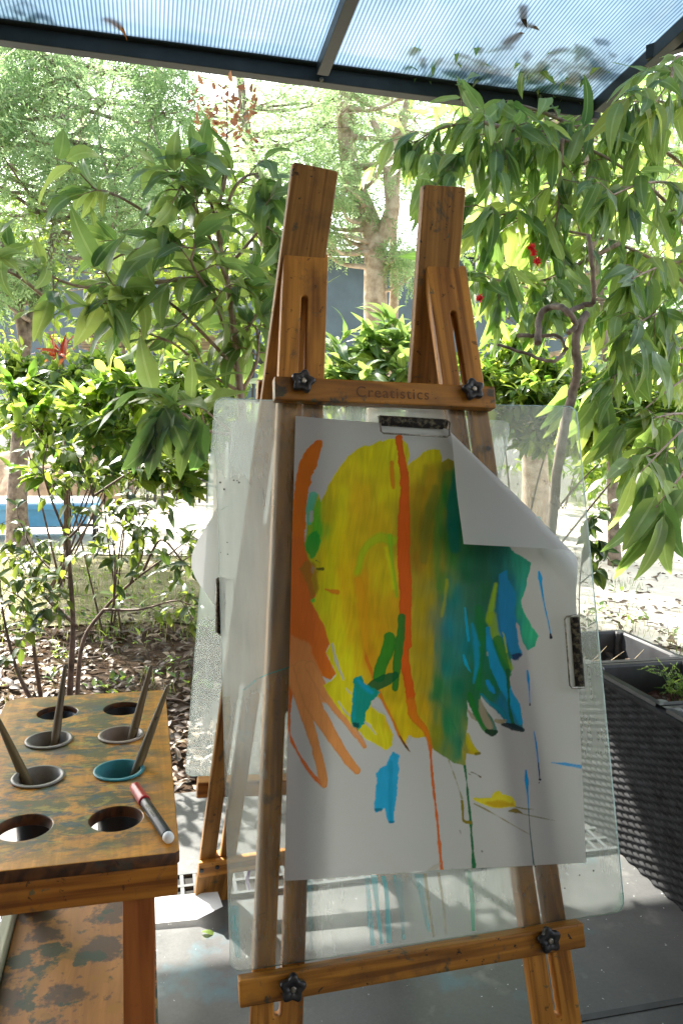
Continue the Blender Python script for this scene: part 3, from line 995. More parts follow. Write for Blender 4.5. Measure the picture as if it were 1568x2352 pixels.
def stroke(pts, ws, c, op=1.0, soft=1.8, dry=0.0, wobble=0.5, c2=None, smoothit=True):
    """polyline brush stroke; ws widths along it"""
    P = [Vector((x, y, 0)) for x, y in pts]
    if smoothit and len(P) > 2:
        P = smooth_path(P, 5)
    n = len(P)
    W = np.interp(np.linspace(0, 1, n), np.linspace(0, 1, len(ws)), ws)
    best = np.full(len(SXA), 1e9); bt = np.zeros(len(SXA)); bs = np.zeros(len(SXA))
    xs = [q.x for q in P]; ys = [q.y for q in P]; mw = max(ws)
    sel = np.nonzero((SXA > min(xs) - mw) & (SXA < max(xs) + mw) & (SYA > min(ys) - mw) & (SYA < max(ys) + mw))[0]
    if not len(sel):
        return
    sx, sy = SXA[sel], SYA[sel]
    b = np.full(len(sel), 1e9); tt = np.zeros(len(sel)); ss = np.zeros(len(sel))
    for i in range(n - 1):
        a, e = P[i], P[i + 1] - P[i]
        l2 = max(e.x * e.x + e.y * e.y, 1e-9)
        w0, w1 = sx - a.x, sy - a.y
        t = np.clip((w0 * e.x + w1 * e.y) / l2, 0, 1)
        d = np.hypot(w0 - e.x * t, w1 - e.y * t) - (W[i] * (1 - t) + W[i + 1] * t) / 2
        side = (w0 * e.y - w1 * e.x) / math.sqrt(l2)
        k = d < b
        b[k] = d[k]; tt[k] = (i + t[k]) / (n - 1); ss[k] = side[k]
    sd = b + wob[sel] * wobble
    m = (1 - smooth(sd, -soft, soft)) * op
    if dry:
        r = vnoise(ss * 1.0, tt * 6, 4.0, int(abs(pts[0][0]) + abs(pts[0][1])) % 1000)
        m = m * np.clip(1 - dry * smooth(r, 0.15, 0.6) * smooth(tt, 0.2, 1.0), 0, 1)
    cc = np.asarray(c)[None] if c2 is None else np.asarray(c)[None] * (1 - tt[:, None]) + np.asarray(c2)[None] * tt[:, None]
    # thicker paint at the rim of a wet stroke
    rim = 1 - 0.14 * np.exp(-((sd + 3.5) / 2.5) ** 2)
    col[sel] = col[sel] * (1 - m[:, None]) + cc * rim[:, None] * m[:, None]

OR, ORD, SAL = pig((200, 88, 12)), pig((165, 82, 22)), pig((196, 112, 62))
YE, LI, OL = pig((196, 168, 10)), pig((165, 172, 8)), pig((130, 124, 12))
GR, TE, BL_, DG = pig((18, 108, 48)), pig((0, 104, 92)), pig((0, 122, 172)), pig((6, 78, 46))

# left orange fan
fill_poly([(192, 162), (218, 160), (226, 178), (212, 215), (204, 250), (200, 285), (168, 345), (150, 440), (142, 560), (136, 660), (160, 760), (186, 900), (200, 1000), (235, 1090), (265, 1175)] +
          Bp([(262, 95), (236, 150), (292, 255), (262, 296), (225, 275), (180, 235), (130, 200), (90, 210), (50, 150)]) + [(40, 1247), (55, 1000), (70, 600), (80, 420), (104, 280), (140, 205)], OR)
g = smooth(SYA, 500, 1350)[:, None]
sd = poly_sd([(40, 640), (140, 640), (175, 820), (205, 1000), (262, 1170)] + Bp([(236, 150), (292, 255), (150, 240), (60, 300), (20, 150)]))
blend((1 - smooth(sd, -25, 15)) * 0.8, ORD)
fill_poly(Bp([(60, 60), (150, 100), (200, 220), (262, 350), (235, 400), (180, 400), (130, 380), (60, 300)]), SAL * 0.9 + ORD * 0.1, 0.92, 8)
stroke(Bp([(70, 280), (56, 430), (58, 560), (110, 670), (170, 760), (222, 812)]), [30, 16, 12, 14, 16, 22], ORD * 1.05, dry=0.3)
stroke(Bp([(228, 812), (220, 760), (178, 590), (130, 440), (95, 320), (80, 250)]), [30, 44, 46, 56, 70, 80], SAL)
stroke(Bp([(120, 230), (170, 400), (240, 520), (300, 620), (350, 690), (393, 738)]), [90, 84, 66, 52, 46, 40], SAL)
stroke(Bp([(160, 220), (245, 370), (330, 480), (400, 570), (432, 620)]), [60, 50, 40, 34, 22], SAL, dry=0.5)

# main body of colour
body = [(405, 196), (432, 186), (450, 192), (512, 158), (524, 166), (560, 151), (622, 154), (652, 190), (660, 232), (650, 282), (682, 258), (730, 215), (780, 198), (810, 206), (822, 240), (820, 268), (850, 250), (886, 268), (945, 240), (1010, 500),
        (1180, 720), (1265, 770), (1252, 830), (1240, 900), (1216, 960), (1226, 1010), (1270, 1090), (1301, 1140), (1283, 1190), (1246, 1212), (1222, 1170), (1206, 1090), (1190, 1070), (1192, 1150), (1216, 1230)] + \
       Bp([(1216, 150), (1195, 185), (1160, 185), (1165, 240), (1150, 262), (1158, 335), (1200, 410), (1215, 500), (1217, 540), (1150, 520), (1100, 455), (1012, 362), (1012, 400), (1060, 470), (1092, 530), (1086, 566), (1050, 560), (1000, 500), (942, 390),
           (946, 480), (942, 560), (960, 600), (1000, 645), (990, 664), (940, 655), (935, 722), (872, 700), (782, 640), (756, 600), (740, 572), (700, 582), (660, 572), (642, 606), (600, 560), (560, 470), (522, 392), (470, 350),
           (470, 420), (530, 450), (578, 560), (575, 615), (540, 642), (440, 585), (362, 505), (295, 425), (222, 315), (262, 290), (290, 262), (240, 152), (262, 110)]) + \
       [(258, 1170), (228, 1080), (166, 970), (190, 935), (170, 850), (186, 800), (150, 745), (134, 682), (146, 600), (150, 500), (168, 440), (200, 430), (215, 470), (250, 390), (310, 292), (352, 240)]
ctrl = [(300, 350, 196, 165, 10), (450, 250, 198, 170, 8), (560, 200, 203, 176, 12), (400, 480, 184, 150, 8), (500, 600, 186, 152, 8), (250, 550, 150, 152, 12), (215, 600, 70, 145, 28), (300, 700, 176, 158, 8), (480, 720, 148, 146, 8),
        (250, 800, 166, 166, 8), (250, 950, 160, 170, 8), (350, 850, 172, 142, 8), (420, 900, 192, 132, 8), (540, 850, 186, 162, 8), (400, 1100, 176, 150, 8), (300, 1150, 166, 172, 10), (500, 1150, 172, 152, 8), (550, 400, 196, 166, 10), (340, 600, 186, 156, 10),
        (720, 300, 192, 166, 12), (780, 230, 198, 172, 12), (700, 450, 142, 122, 10), (760, 350, 142, 126, 14), (850, 290, 108, 106, 28), (720, 600, 108, 102, 14), (780, 500, 96, 108, 20), (760, 800, 126, 122, 12), (700, 740, 124, 104, 14), (720, 1000, 136, 132, 10), (760, 1200, 134, 130, 12),
        (900, 270, 40, 126, 24), (905, 340, 8, 92, 62), (860, 450, 22, 100, 48), (900, 600, 6, 84, 52), (850, 700, 34, 102, 36), (940, 800, 8, 84, 48), (820, 900, 70, 112, 30), (860, 960, 2, 100, 92), (850, 1100, 0, 106, 112), (1000, 800, 8, 82, 52), (1050, 900, 18, 90, 44),
        (1000, 1100, 12, 96, 50), (1100, 850, 2, 88, 70), (1150, 940, 0, 108, 135), (1150, 1100, 0, 112, 158), (1215, 800, 30, 126, 98), (1235, 1000, 30, 142, 98), (1260, 1130, 34, 152, 104),
        (400, 1220, 166, 158, 10), (600, 1000, 180, 140, 10)] + \
       [(x, y + OFFB, r, g, b) for x, y, r, g, b in ((350, 200, 168, 172, 10), (300, 330, 170, 174, 14), (420, 100, 186, 140, 12), (500, 50, 174, 126, 12), (460, 160, 186, 126, 16), (560, 470, 170, 140, 12), (600, 350, 150, 142, 12), (700, 100, 140, 132, 10), (720, 250, 136, 130, 10),
        (830, 120, 6, 102, 84), (850, 200, 0, 106, 92), (800, 330, 14, 104, 52), (900, 350, 2, 98, 66), (850, 500, 14, 106, 60), (900, 600, 8, 96, 66), (790, 560, 92, 110, 22), (950, 100, 0, 106, 108), (1000, 160, 4, 100, 74), (1090, 150, 10, 110, 60), (650, 500, 172, 156, 8), (700, 560, 176, 152, 8),
        (600, 450, 176, 160, 10), (730, 430, 150, 132, 10), (480, 470, 168, 176, 20), (540, 580, 166, 172, 16), (1000, 420, 20, 90, 44), (1150, 420, 0, 112, 140), (960, 630, 150, 140, 10), (1000, 300, 20, 92, 50), (1080, 300, 0, 100, 60), (400, 560, 168, 176, 30))]
ct = np.array(ctrl, float)
W_ = np.zeros(len(U)); acc = np.zeros((len(U), 3))
wx = SXA + vnoise(SXA * 1.3, SYA * 0.35, 30, 5) * 22
wy = SYA + vnoise(SXA, SYA, 60, 6) * 30
for x, y, r, g_, b in ctrl:
    d2 = ((wx - x) * 1.5) ** 2 + ((wy - y) * 0.85) ** 2
    w = 1 / (d2 + 1600) ** 1.75
    W_ += w; acc += w[:, None] * pig((min(255, r * 1.04), g_ * .97, b))[None]
grad = acc / W_[:, None]
grad = np.clip(grad * (1 + 0.15 * streak + 0.08 * vnoise(SXA, SYA, 60, 12))[:, None], 0, 0.96)
fill_poly(body, grad * np.array([0.96, 0.89, 0.95])[None], 1.0, 2.0, 0.6)
# soft internal sweeps
stroke([(330, 420), (300, 600), (260, 800), (240, 1000)], [60, 70, 60, 50], LI, 0.35, 22)
stroke([(395, 830), (430, 710), (500, 648), (575, 660)], [30, 36, 44, 50], pig((128, 150, 10)), 0.8, 10)
stroke([(560, 640), (570, 780), (592, 940)], [26, 18, 14], pig((100, 150, 16)), 0.75, 6)
stroke([(540, 700), (560, 800), (575, 900)], [18, 22, 14], pig((205, 180, 10)), 0.7, 7)
stroke([(400, 860), (425, 1000), (440, 1180)] + Bp([(450, 150)]), [50, 60, 40, 30], pig((206, 118, 8)), 0.7, 18)
stroke([(330, 640), (345, 800), (380, 960)], [40, 46, 30], pig((196, 150, 8)), 0.5, 18)
stroke([(740, 300), (700, 480), (690, 700)], [40, 40, 30], pig((120, 104, 12)), 0.55, 16)
stroke([(790, 400), (740, 600), (725, 760)], [34, 50, 40], pig((86, 96, 28)), 0.6, 14)
stroke([(850, 330), (800, 560), (790, 760), (800, 900)], [40, 44, 40, 20], pig((40, 104, 40)), 0.6, 14)
stroke([(930, 300), (885, 420), (870, 560), (880, 700)], [46, 60, 60, 50], pig((2, 84, 74)), 0.8, 12)
stroke([(840, 860), (830, 960), (815, 1040)], [16, 14, 10], pig((140, 140, 20)), 0.6, 6)
fill_poly([(150, 760), (190, 780), (205, 900), (170, 960), (140, 860), (110, 800)], pig((128, 92, 18)), 0.75, 9)
# left teal and green touches
stroke([(176, 436), (160, 500), (158, 570)], [40, 40, 26], pig((60, 156, 130)), 0.85, 3, dry=0.7)
stroke([(205, 470), (195, 540), (200, 620)], [20, 40, 50], pig((70, 150, 30)), 0.75, 10, dry=0.3)
fill_poly([(146, 640), (200, 600), (215, 660), (190, 740), (168, 752), (140, 705), (132, 680)], pig((24, 132, 40)), 0.9, 4)
fill_poly([(160, 960), (188, 940), (186, 968), (170, 975)], pig((60, 150, 40)), 0.9, 3)
stroke([(192, 760), (210, 770)], [5, 8], pig((60, 60, 10))); stroke([(196, 802), (225, 802)], [10, 14], pig((62, 62, 10)), 0.9); stroke([(238, 904), (270, 914), (297, 918)], [8, 18, 24], pig((186, 96, 12)), 0.9, 4)
# the big orange vertical and its companions
stroke([(602, 152), (618, 250), (634, 350), (632, 480), (630, 620), (626, 760), (636, 880), (634, 1040), (640, 1180)] + Bp([(632, 100), (634, 200), (655, 320), (668, 430)]), [38, 36, 44, 52, 62, 64, 64, 60, 54, 46, 46, 46, 40], pig((184, 72, 8)), 1.0, 2.5, wobble=0.7)
stroke(Bp([(664, 400), (680, 470), (730, 530), (752, 580), (762, 630)]), [50, 44, 30, 20, 14], pig((190, 92, 10)), 0.95, 4)
stroke(Bp([(762, 620), (768, 720), (780, 850), (795, 980), (806, 1100), (820, 1245)]), [13, 12, 13, 14, 14, 18], pig((172, 84, 34)))
stroke([(568, 270), (572, 340), (578, 400)], [16, 26, 12], pig((186, 96, 8)), 0.85, 4)
stroke(Bp([(436, 150), (450, 200), (488, 300), (530, 400), (580, 500), (610, 570), (660, 648)]), [8, 16, 18, 16, 14, 12, 4], pig((188, 92, 14)), 0.9)
stroke(Bp([(610, 570), (640, 620), (662, 648)]), [4, 5, 4], pig((50, 44, 10)))
# dark green marks
stroke([(616, 1044), (612, 1150)] + Bp([(606, 90), (596, 200), (586, 330)]), [36, 42, 44, 42, 30], pig((20, 96, 28)), 0.95)
stroke(Bp([(556, 78), (548, 140), (520, 210), (506, 270)]), [56, 62, 60, 60], pig((22, 106, 26)), 0.95)
stroke(Bp([(585, 265), (540, 290), (480, 320), (440, 350)]), [40, 60, 56, 40], pig((8, 74, 36)), 0.95)
fill_poly(Bp([(380, 285), (420, 268), (436, 310), (485, 330), (512, 352), (470, 400), (440, 450), (436, 505), (405, 540), (375, 520), (362, 480), (370, 400)]), pig((6, 112, 100)), 1.0, 2)
stroke(Bp([(400, 290), (430, 320), (470, 350)]), [14, 30, 20], pig((0, 124, 160)), 0.7, 6)
stroke(Bp([(385, 330), (378, 400), (380, 480)]), [12, 14, 16], pig((0, 122, 140)), 0.6, 6)
fill_poly(Bp([(375, 505), (405, 500), (408, 520), (400, 545), (385, 528)]), pig((4, 50, 50)), 0.9, 3)
# right: blues and greens
fill_poly([(1105, 830), (1140, 810), (1162, 870), (1190, 930), (1184, 1000), (1190, 1140), (1216, 1230)] + Bp([(1216, 150), (1190, 188), (1160, 186), (1130, 60)]) + [(1130, 1170), (1110, 1100), (1098, 1000)], pig((0, 110, 152)), 0.92, 4)
fill_poly(Bp([(1152, 160), (1200, 150), (1216, 158), (1195, 190), (1165, 188)]), pig((6, 34, 70)), 0.95, 4)
stroke([(1088, 880), (1072, 960), (1050, 1060)], [16, 26, 40], pig((126, 160, 8)), 0.85, 6)
stroke([(1065, 1040), (1078, 1130)] + Bp([(1085, 60), (1120, 150), (1160, 230)]), [50, 46, 40, 30, 24], pig((120, 152, 8)), 0.8, 6)
stroke([(1000, 1000), (1020, 1120)] + Bp([(1010, 120), (1000, 240), (1000, 330)]), [40, 50, 40, 30, 20], pig((10, 98, 40)), 0.8, 10)
stroke([(930, 1000), (940, 1090), (948, 1160)], [8, 16, 8], pig((0, 136, 196)), 0.95)
stroke(Bp([(925, 165), (938, 210), (962, 252)]), [8, 16, 6], pig((0, 136, 200)), 0.95)
stroke([(965, 1080), (990, 1180)] + Bp([(985, 100), (990, 200), (975, 300)]), [14, 30, 30, 24, 10], pig((0, 124, 160)), 0.75, 6)
stroke([(1036, 1098), (1052, 1170), (1082, 1240)], [8, 26, 24], pig((0, 130, 190)), 0.95)
stroke(Bp([(1048, 30), (1052, 110), (1085, 220), (1130, 330), (1180, 420), (1205, 500)]), [12, 36, 60, 52, 44, 24], pig((0, 130, 192)), 0.95)
stroke(Bp([(1042, 295), (1060, 330), (1074, 350)]), [18, 30, 10], pig((0, 118, 170)), 0.9)
stroke(Bp([(1012, 360), (1050, 400), (1110, 440), (1130, 480)]), [12, 22, 30, 20], pig((4, 104, 120)), 0.9)
stroke(Bp([(1095, 90), (1125, 200), (1150, 260)]), [50, 44, 20], pig((12, 106, 34)), 0.85, 4)
stroke([(1118, 1120)] + Bp([(1126, 70), (1138, 150)]), [8, 10, 8], pig((150, 172, 20)), 0.9)
stroke(Bp([(1142, 240), (1145, 340), (1150, 430), (1168, 510)]), [20, 12, 12, 20], pig((6, 82, 40)), 0.95)
stroke(Bp([(1115, 508), (1165, 520), (1215, 538)]), [12, 36, 22], pig((4, 26, 28)), 0.95)
stroke(Bp([(945, 440), (970, 470), (998, 495)]), [10, 22, 8], pig((120, 112, 92)), 0.9)
stroke(Bp([(1008, 390), (1020, 450), (1050, 520)]), [16, 40, 40], pig((118, 110, 92)), 0.95, 4)
stroke(Bp([(955, 360), (985, 450), (1020, 520), (1050, 552)]), [24, 30, 22, 16], pig((16, 92, 30)), 0.9)
stroke(Bp([(1040, 545), (1068, 552), (1086, 545)]), [20, 34, 20], pig((16, 40, 22)), 0.95)
stroke(Bp([(1085, 492), (1110, 496), (1130, 490)]), [16, 20, 12], pig((122, 114, 84)), 0.9)
stroke(Bp([(945, 560), (960, 620), (998, 652)]), [20, 34, 14], pig((150, 140, 8)), 0.9)
stroke(Bp([(985, 658), (1004, 654)]), [12, 14], pig((90, 80, 8)), 0.9)
stroke(Bp([(790, 360), (860, 480), (930, 640)]), [3, 3, 3], pig((0, 70, 60)), 0.35, 3)
# white lens gaps
for pts, ws in ((Bp([(272, 108), (290, 190), (326, 285)]), [6, 17, 8]), (Bp([(470, 418), (505, 440), (540, 462)]), [10, 20, 8]), (Bp([(436, 500), (460, 520), (490, 560)]), [12, 18, 5]), (Bp([(340, 330), (362, 355)]), [8, 8]),
                (Bp([(300, 395), (330, 440), (362, 472)]), [4, 12, 4]), (Bp([(660, 575), (652, 596)]), [16, 16]), (Bp([(1040, 150), (1042, 165)]), [6, 10]), ([(168, 520), (166, 560)], [16, 22])):
    stroke(pts, ws, np.array([0.69, 0.69, 0.67]), 0.85, 3)
# drips and blots lower down
stroke(Bp([(930, 718), (940, 790), (948, 880), (958, 970), (964, 1060), (972, 1150), (980, 1238)]), [14, 9, 11, 12, 12, 12, 22], pig((22, 84, 48)))
stroke(Bp([(852, 690), (885, 780), (918, 880)]), [8, 5, 5], pig((110, 104, 60)), 0.8)
stroke(Bp([(918, 895), (922, 940), (926, 990), (960, 1000)]), [14, 9, 12, 14], pig((104, 92, 22)))
fill_poly(Bp([(578, 648), (606, 668), (600, 740), (594, 830), (582, 950), (582, 1003), (552, 1007), (540, 985), (530, 925), (505, 935), (482, 952), (474, 930), (488, 820), (492, 755), (508, 728), (542, 716), (556, 680)]), pig((0, 124, 162)), 0.97, 2)
stroke(Bp([(565, 700), (560, 850), (560, 990)]), [20, 26, 14], pig((0, 106, 140)), 0.5, 8)
stroke(Bp([(484, 935), (510, 935)]), [16, 12], pig((0, 84, 110)), 0.8, 3); stroke(Bp([(552, 995), (574, 998)]), [12, 14], pig((0, 84, 110)), 0.8, 3)
fill_poly(Bp([(972, 882), (1000, 878), (1060, 872), (1078, 842), (1105, 836), (1116, 862), (1160, 868), (1184, 895), (1190, 922), (1140, 924), (1080, 930), (1010, 905)]), pig((176, 158, 6)), 0.96, 2)
fill_poly(Bp([(1020, 900), (1090, 890), (1170, 900), (1186, 918), (1080, 926)]), pig((150, 118, 6)), 0.75, 8)
stroke(Bp([(1150, 942), (1185, 940), (1214, 952)]), [6, 26, 5], pig((96, 82, 8)), 0.95)
stroke(Bp([(978, 906), (1030, 932), (1090, 965), (1170, 1012), (1255, 1060)]), [6, 10, 3, 3, 2.6], pig((104, 92, 30)), 0.85, 1.6, wobble=0.2)
stroke(Bp([(1185, 922), (1230, 931), (1274, 934)]), [6, 6, 3], pig((90, 88, 20)), 0.9, 1.6, wobble=0.2)
stroke(Bp([(1215, 956), (1260, 966), (1320, 978), (1376, 989)]), [3, 6, 4, 2.6], pig((88, 88, 40)), 0.85, 1.6, wobble=0.2)
stroke([(1303, 818), (1310, 850), (1314, 882), (1330, 980), (1352, 1080), (1361, 1135)], [10, 22, 12, 7, 6, 5], pig((0, 118, 178)), wobble=0.15)
stroke([(1360, 1128), (1363, 1146)], [8, 16], pig((12, 12, 30)), wobble=0.15)
stroke(Bp([(1242, 242), (1246, 285), (1249, 320), (1252, 410)]), [8, 17, 8, 3.5], pig((0, 118, 178)), wobble=0.15)
stroke(Bp([(1252, 404), (1252, 413)]), [6, 8], pig((14, 18, 34)), wobble=0.1)
stroke(Bp([(1271, 542), (1283, 610), (1292, 690), (1302, 784)]), [4, 9, 7, 4], pig((0, 112, 170)), wobble=0.15)
stroke(Bp([(1294, 700), (1302, 784)]), [5, 5], pig((14, 20, 46)), wobble=0.15); stroke(Bp([(1300, 784), (1305, 785)]), [8, 10], pig((14, 18, 34)), wobble=0.1); stroke(Bp([(1299, 799), (1299, 801)]), [5, 5], pig((14, 18, 34)), wobble=0.1)
stroke(Bp([(1233, 738), (1238, 790), (1243, 850), (1250, 950)]), [8, 20, 8, 4], pig((0, 118, 178)), wobble=0.15)
stroke(Bp([(1248, 930), (1256, 1050), (1264, 1130), (1272, 1212)]), [4, 6, 5, 9], pig((20, 70, 62)), wobble=0.15)
stroke(Bp([(1360, 700), (1430, 708), (1480, 716), (1525, 724)]), [4, 14, 16, 20], pig((0, 116, 176)), 0.9, 2, dry=0.6, wobble=0.3)
stroke(Bp([(962, 748), (985, 757), (1010, 773)]), [4, 4, 6], pig((70, 58, 20)), wobble=0.2); stroke(Bp([(950, 757), (962, 762)]), [3, 3], pig((70, 58, 20)), wobble=0.2)
stroke(Bp([(760, 1245), (785, 1225), (812, 1205)]), [30, 26, 8], pig((140, 132, 118)), 0.6, 6)
stroke(Bp([(908, 1040), (914, 1060)]), [3, 3], pig((120, 118, 108)), 0.8)
for x, y in Bp([(1015, 1142), (935, 555), (868, 1235), (1210, 455)]):
    stroke([(x, y), (x + 2, y + 2)], [4, 4], pig((70, 70, 60)), 0.8)

# bristle marks in everything that is painted
pm = np.clip((np.abs(col - np.array([0.70, 0.70, 0.685])).max(1) - 0.08) / 0.15, 0, 1)
br = 0.6 * vnoise(SXA + SYA * 0.16, SYA * 0.06, 4.2, 41) + 0.4 * vnoise(SXA * 0.9 - SYA * 0.1, SYA * 0.10, 8, 42) + 0.5 * vnoise(SXA, SYA, 45, 43)
col = col * (1 + (0.075 * br * pm)[:, None])

# the top right corner curls over towards the viewer
def uvp(p): q = p - PBL; return Vector((q.dot(EX), q.dot(EY)))
tip = uvp(fr(1056, 1252, 0.050)); cor = Vector((PW, PH))
mdir = (cor - tip).normalized(); edir = Vector((-mdir.y, mdir.x))       # edir runs up-left along the fold
Lt = (cor - tip).length
R0 = 0.0190
dC = (Lt + math.pi * R0) / 2
p0 = cor - mdir * dC
s = (U - p0.x) * edir.x + (V_ - p0.y) * edir.y
d = (U - p0.x) * mdir.x + (V_ - p0.y) * mdir.y
Rr = R0 * np.clip(1.0 - s / 0.24, 0.35, 2.3)
th_ = np.clip(d / Rr, 0, math.pi)
md = np.where(d <= 0, d, np.where(d < math.pi * Rr, Rr * np.sin(th_), -(d - math.pi * Rr)))
hh = np.where(d <= 0, 0, np.where(d < math.pi * Rr, Rr * (1 - np.cos(th_)), 2 * Rr + 0.10 * np.clip(d - math.pi * Rr, 0, 1) + 0.9 * np.clip(d - math.pi * Rr, 0, 1) ** 2))
U2 = p0.x + s * edir.x + md * mdir.x
V2 = p0.y + s * edir.y + md * mdir.y
# free edges of the sheet lift a little
lift = 0.0010 + 0.006 * smooth(V_, 0.16, 0.0) * (0.5 + 0.5 * np.sin(U / PW * 5 + 1)) * smooth(np.abs(U / PW - 0.5), 0.0, 0.5)
lift += 0.0016 * (1 + np.sin(U * 17 + 2.0 + 3 * np.sin(V_ * 6)) * np.cos(V_ * 11 + 1)) + 0.0008 * (1 + np.sin(U * 46 + V_ * 23))
lift += 0.0025 * (0.5 + 0.5 * np.sin(U * 21 + V_ * 9)) * smooth(V_, PH, PH * 0.5)
pts3 = np3(PBL)[None] + U2[:, None] * np3(EX)[None] + V2[:, None] * np3(EY)[None] + (hh + lift)[:, None] * np3(NF)[None]
idx = np.arange(NX * NY).reshape(NY, NX)
quads = np.stack([idx[:-1, :-1], idx[:-1, 1:], idx[1:, 1:], idx[1:, :-1]], -1).reshape(-1, 4)
PM = frame(PBL, EX, EY)
inv = np.array(PM.inverted())
ploc = pts3 @ inv[:3, :3].T + inv[:3, 3]
me = np_mesh('painting', ploc, quads)
ca = me.color_attributes.new('paint', 'FLOAT_COLOR', 'POINT')
c4 = np.ones((len(U), 4), np.float32); c4[:, :3] = np.clip(col, 0.002, 0.96)
ca.data.foreach_set('color', c4.ravel())
tag(ob('painting', me, M_painting, None, PM), 'white sheet with yellow, orange, green and blue strokes, its top right corner curled over', 'painting')

# rear sheet (blank) clipped to the rear board, left edge curling outward
RNo = -0.0155
ra, rb = rr(531, 968, RNo), rr(522, 1470, RNo)
ry = along(rb, ra); rx = ry.cross(NR)
RMx = frame(rb, rx, ry)
n1, n2 = 40, 50
V = []
for j in range(n2):
    for i in range(n1):
        v = j / (n2 - 1); u = i / (n1 - 1)
        y = v * (ra - rb).length
        bend = math.exp(-((v - 0.40) / 0.22) ** 2) * 0.062
        fr_ = max(0, 1 - u / 0.25)
        x = u * 0.34 - bend * fr_
        z = bend * 0.25 * fr_ ** 2
        V.append((x, y, z))
ii = np.arange(n1 * n2).reshape(n2, n1)
q = np.stack([ii[:-1, :-1], ii[:-1, 1:], ii[1:, 1:], ii[1:, :-1]], -1).reshape(-1, 4)
tag(ob('paper_sheet', np_mesh('paper_sheet', np.array(V), q), M_paper, None, RMx), 'blank white sheet clipped to the rear board, bulging past its left edge', 'paper')

# ------------------------------------------------------------------ BULLDOG CLIPS
def clip(M, ln, label, loop=True, rust=0.5):
    """jaw along local X, sheet edge towards local +Y, viewer towards +Z"""
    t = thing('bulldog_clip', label, 'clip', tuple(M.translation), 'metal bulldog clips')
    bm = bmesh.new()
    prof = [(0.0105, 0.0030), (0.0112, 0.0050), (0.0095, 0.0082), (0.0060, 0.0080), (0.0020, 0.0058), (-0.0010, 0.0030), (-0.0022, 0.0014)]
    back = [(0.0105, -0.0046), (0.0095, -0.0082), (0.0060, -0.0086), (-0.0010, -0.0066), (-0.0022, -0.0054)]
    for pr_ in (prof, back):
        prev = None
        for (y, z) in pr_:
            v = (bm.verts.new((-ln / 2, y, z)), bm.verts.new((ln / 2, y, z)))
            if prev:
                bm.faces.new((prev[0], prev[1], v[1], v[0])).smooth = True
            prev = v
    bmesh.ops.solidify(bm, geom=list(bm.faces), thickness=0.0008)
    ob('jaw', bm, M_steelrust, t, M)
    ob('hinge_roll', tube_bm([(-ln / 2 - .0006, 0.0112, -0.0005), (ln / 2 + .0006, 0.0112, -0.0005)], 0.0028, 12), M_steel, t, M)
    path = [(-ln / 2 - 0.0022, 0.0112, 0.001), (-ln / 2 - 0.0026, 0.006, 0.0088), (-ln / 2 - 0.0012, -0.0125, 0.0094), (-ln / 2 + 0.0025, -0.0152, 0.0094), (ln / 2 - 0.0025, -0.0152, 0.0094),
            (ln / 2 + 0.0012, -0.0125, 0.0094), (ln / 2 + 0.0026, 0.006, 0.0088), (ln / 2 + 0.0022, 0.0112, 0.001)]
    ob('wire_handle', tube_bm(path, 0.0014, 8), M_steel, t, M)
    return t
a, b = fr(872, 975, 0.004), fr(1024, 984, 0.004)
xd = along(a, b)
clip(frame((a + b) / 2, xd, NF.cross(xd)), (b - a).length, 'worn silver bulldog clip holding the top edge of the painting')
a, b = fr(1322, 1576, 0.004), fr(1310, 1418, 0.004)
xd = along(b, a)
clip(frame((a + b) / 2, xd, NF.cross(xd)), (b - a).length, 'rusty bulldog clip on the right edge of the painting')
a, b = rr(516, 1330, 0.012), rr(514, 1450, 0.012)
xd = along(b, a)
clip(frame((a + b) / 2, xd, NR.cross(xd)), (b - a).length, 'dark bulldog clip on the left edge of the rear sheet, behind the clear board')

# ------------------------------------------------------------------ SETTING: ground, slab, path
def sheet(name, pts, z, m, sub=0):
    bm = bmesh.new()
    f = bm.faces.new([bm.verts.new((p[0], p[1], z)) for p in pts])
    if f.normal.z < 0:
        f.normal_flip()
    return kind(ob(name, bm, m), 'structure')

sheet('ground', [(-150, -60), (150, -60), (150, 260), (-150, 260)], -0.03, M_ground)
E0 = onz(440, 1818)                                      # garden edge of the slab
def sl(b_, k_, z=0.0):                                   # slab coordinates: along B, along K from the slab edge
    return Vector((E0.x, E0.y, 0)) + B * b_ + K * k_ + Vector((0, 0, z))
bm = box_bm(7.0, 5.0, 0.10, 0.004)
kind(ob('concrete_floor', bm, M_conc, None, frame(sl(0, -2.5, -0.05), B, K)), 'structure')
gj = onz(1300, 2346); gk = (gj - sl(0, 0)).dot(K)
j = box_bm(6.9, 0.012, 0.002, 0.0)
kind(ob('floor_joint', j, plain('joint_grime', (0.07, 0.075, 0.078), 0.8), None, frame(sl(0, gk, 0.0005), B, K)), 'structure')

def blob(pts, z, name, m, jit=0.12, n=5):
    out = []
    k = len(pts)
    for i in range(k):
        a, b = Vector(pts[i]), Vector(pts[(i + 1) % k])
        for t in range(n):
            q = a.lerp(b, t / n)
            out.append((q.x + random.uniform(-jit, jit), q.y + random.uniform(-jit, jit)))
    return sheet(name, out, z, m)
blob([(-9, 3.9), (-1.2, 3.55), (0.9, 3.4), (1.8, 3.2), (6, 4.2), (9, 7), (6, 12), (-9, 12)], -0.022, 'lawn', M_lawn)
blob([(-10, 5.4), (-1.0, 5.3), (0.5, 4.4), (1.35, 3.15), (2.6, 3.1), (9, 4.2), (9, 9.8), (2, 10.2), (-2, 9.2), (-10, 9.5)], -0.014, 'sand_path', M_sand, 0.1)

